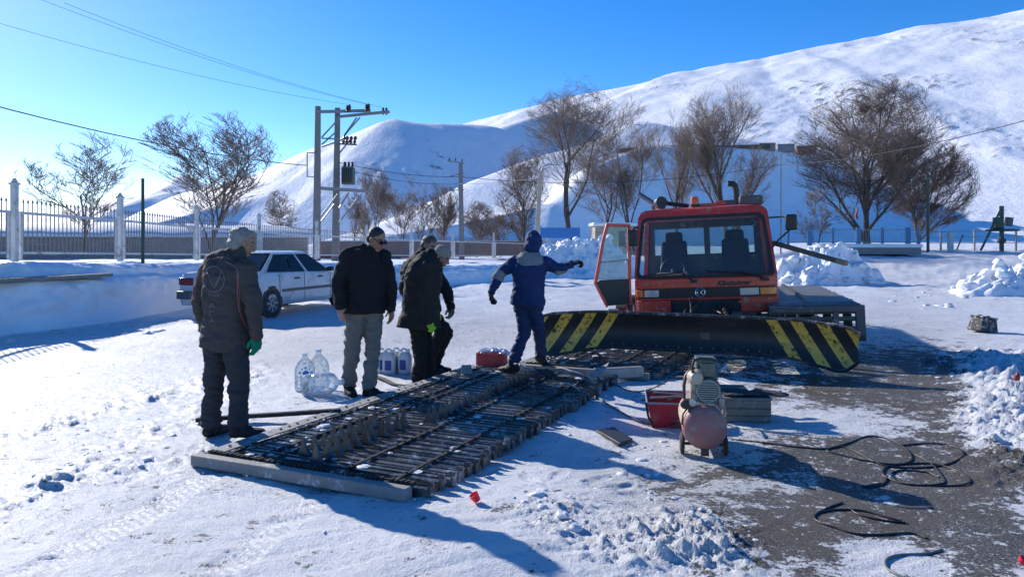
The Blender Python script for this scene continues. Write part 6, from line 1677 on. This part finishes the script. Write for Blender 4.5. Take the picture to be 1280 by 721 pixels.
gp = thing('garden_pump', W(1251,314,45), (0,0,0), 'dark green post machine with a round wheel and a leaning stick, far right', 'machine')
B = lambda px, py, dy=0: W(px, py, 45+dy) - V(gp.location)
mb = MB(); mb.box((B(1252,318)+B(1252,258))/2,(.19,.19,2.95)); mb.build('post', M_GREENP, gp, bevel=.02)
mb = MB(); mb.lathe(B(1253,288),(0,0,1),[(-.06,.80),(-.02,.9),(.04,.9),(.08,.80),(.06,.70),(-.03,.70)],28)
for k in range(6): a_ = PI*k/3; mb.bar(B(1253,288),B(1253,288)+V((.8*math.cos(a_),.8*math.sin(a_),0)),.05)
mb.build('wheel', M_GREENP, gp); mb = MB(); mb.box(B(1247,279),(.42,.4,.7)); mb.build('gear_box', M_GREENP, gp, bevel=.05)
mb = MB(); mb.box(B(1261,277),(.36,.3,.52),rot=(0,R(8),0)); mb.build('hopper', M_DKGREY, gp, bevel=.03); mb = MB(); mb.lathe(B(1252,301),(0,0,1),[(-.15,.2),(0,.26),(.15,.2)],16); mb.build('collar', M_DKGREY, gp)
o = MB().bar(W(1226,313,44.5),W(1251,262,44.8),.09).build('leaning_stick', M_GREENP); tag(o,'long thin stick leaning against the dark green post at far right','stick')
ff = thing('rail_fence', W(1165,312,48), (0,0,0), 'thin grey rail fence running to the right edge behind the snow', 'fence')
B = lambda px, py, dy=0: W(px, py, 48+dy) - V(ff.location)
mb = MB(); mb.bar(B(1160,290),B(1320,287),.05); mb.bar(B(1160,297),B(1320,294),.04); mb.bar(B(1160,304),B(1320,303),.04); mb.build('rail', M_GALV, ff)
for px in (1176,1218,1270,1305): mb = MB(); mb.bar(B(px,316),B(px,287),.09); mb.build('post', M_GALV, ff)
mb = MB(); mb.box((W(1188,314,45)+W(1188,291,45))/2,(.26,.26,1.15)); mb.box(W(1188,291,45),(.32,.32,.06)); tag(mb.build('white_pillar', M_FW, bevel=.01), 'short white pillar standing in the snow right of the green pole', 'pillar')
o = MB().bar(W(1196,312,44),W(1204,293,44),.06).build('leaning_stick', M_DKGREY); tag(o,'short dark stick leaning beside the white pillar','stick')
bp = thing('notice_board', W(700,300,44), (0,0,R(-6)), 'bright blue panel standing behind the snow heap at the foot of the tall tree', 'panel')
mb = MB(); mb.box((0,0,.42),(2.35,.06,.62)); mb.build('board', mat('bright_blue_paint',(.015,.13,.42),.5,col2=(.03,.2,.5),scale=3), bp, bevel=.01)
for s in (-1,1): mb = MB(); mb.box((s*.95,.06,-.3),(.08,.06,1.9)); mb.build('leg', M_GALV, bp)
hu = thing('stone_hut', W(770,318,50), (0,0,0), 'small grey brown stone hut behind the snow, seen by the open cab door', 'hut')
mb = MB(); mb.box((.3,1.5,.9),(3.4,3,2.0)); mb.build('wall', brick_mat(), hu, smooth=0); mb = MB(); mb.box((.3,1.5,2.02),(3.7,3.4,.24)); mb.build('roof', M_SNOW, hu, bevel=.08, seg=3)
hb = thing('hillside_building', W(880,182,292), (0,0,R(-10)), 'long dark walled terrace with brown sheds on the hillside above the cab', 'building')
B = lambda px, py, dy=0: W(px, py, 292+dy) - V(hb.location)
mb = MB(); 
HC = [W(a, b, c) for a, b, c in ((800,180,248),(880,177,268),(960,181,292),(1012,187,308))]
def on_crest(px):
    k = max(i for i in range(3) if px >= (800,880,960)[i]); f_ = (px-(800,880,960,1012)[k])/((880,960,1012)[k]-(800,880,960)[k]); p_ = HC[k].lerp(HC[k+1], f_); p_.z = hill_z(p_.x, p_.y); return p_ - V(hb.location)
ps_ = [on_crest(800+k*15.5) for k in range(11)]
for a_, b_ in zip(ps_[:-1], ps_[1:]): mb.bar(a_+V((.7,-.9,-.4)), b_+V((.7,-.9,-.4)), 1.6, 1.5)
mb.build('retaining_wall', mat('dark_stone',(.055,.05,.05),.9,col2=(.09,.085,.08),scale=.3), hb)
for a_, b_, col in ((946,965,(.30,.24,.20)),(964.5,984,(.27,.28,.30)),(983.5,1006,(.30,.16,.12))):
    mb = MB(); c_ = on_crest((a_+b_)/2); mb.box(c_+V((0,1.0,-.5)),((b_-a_)*300/F,4,2.8)); mb.box(c_+V((0,1.0,1.0)),((b_-a_)*300/F+.2,4.4,.25)); mb.build('shed', mat('shed_wall',col,.9,col2=tuple(c*.8 for c in col),scale=.5), hb, smooth=0)
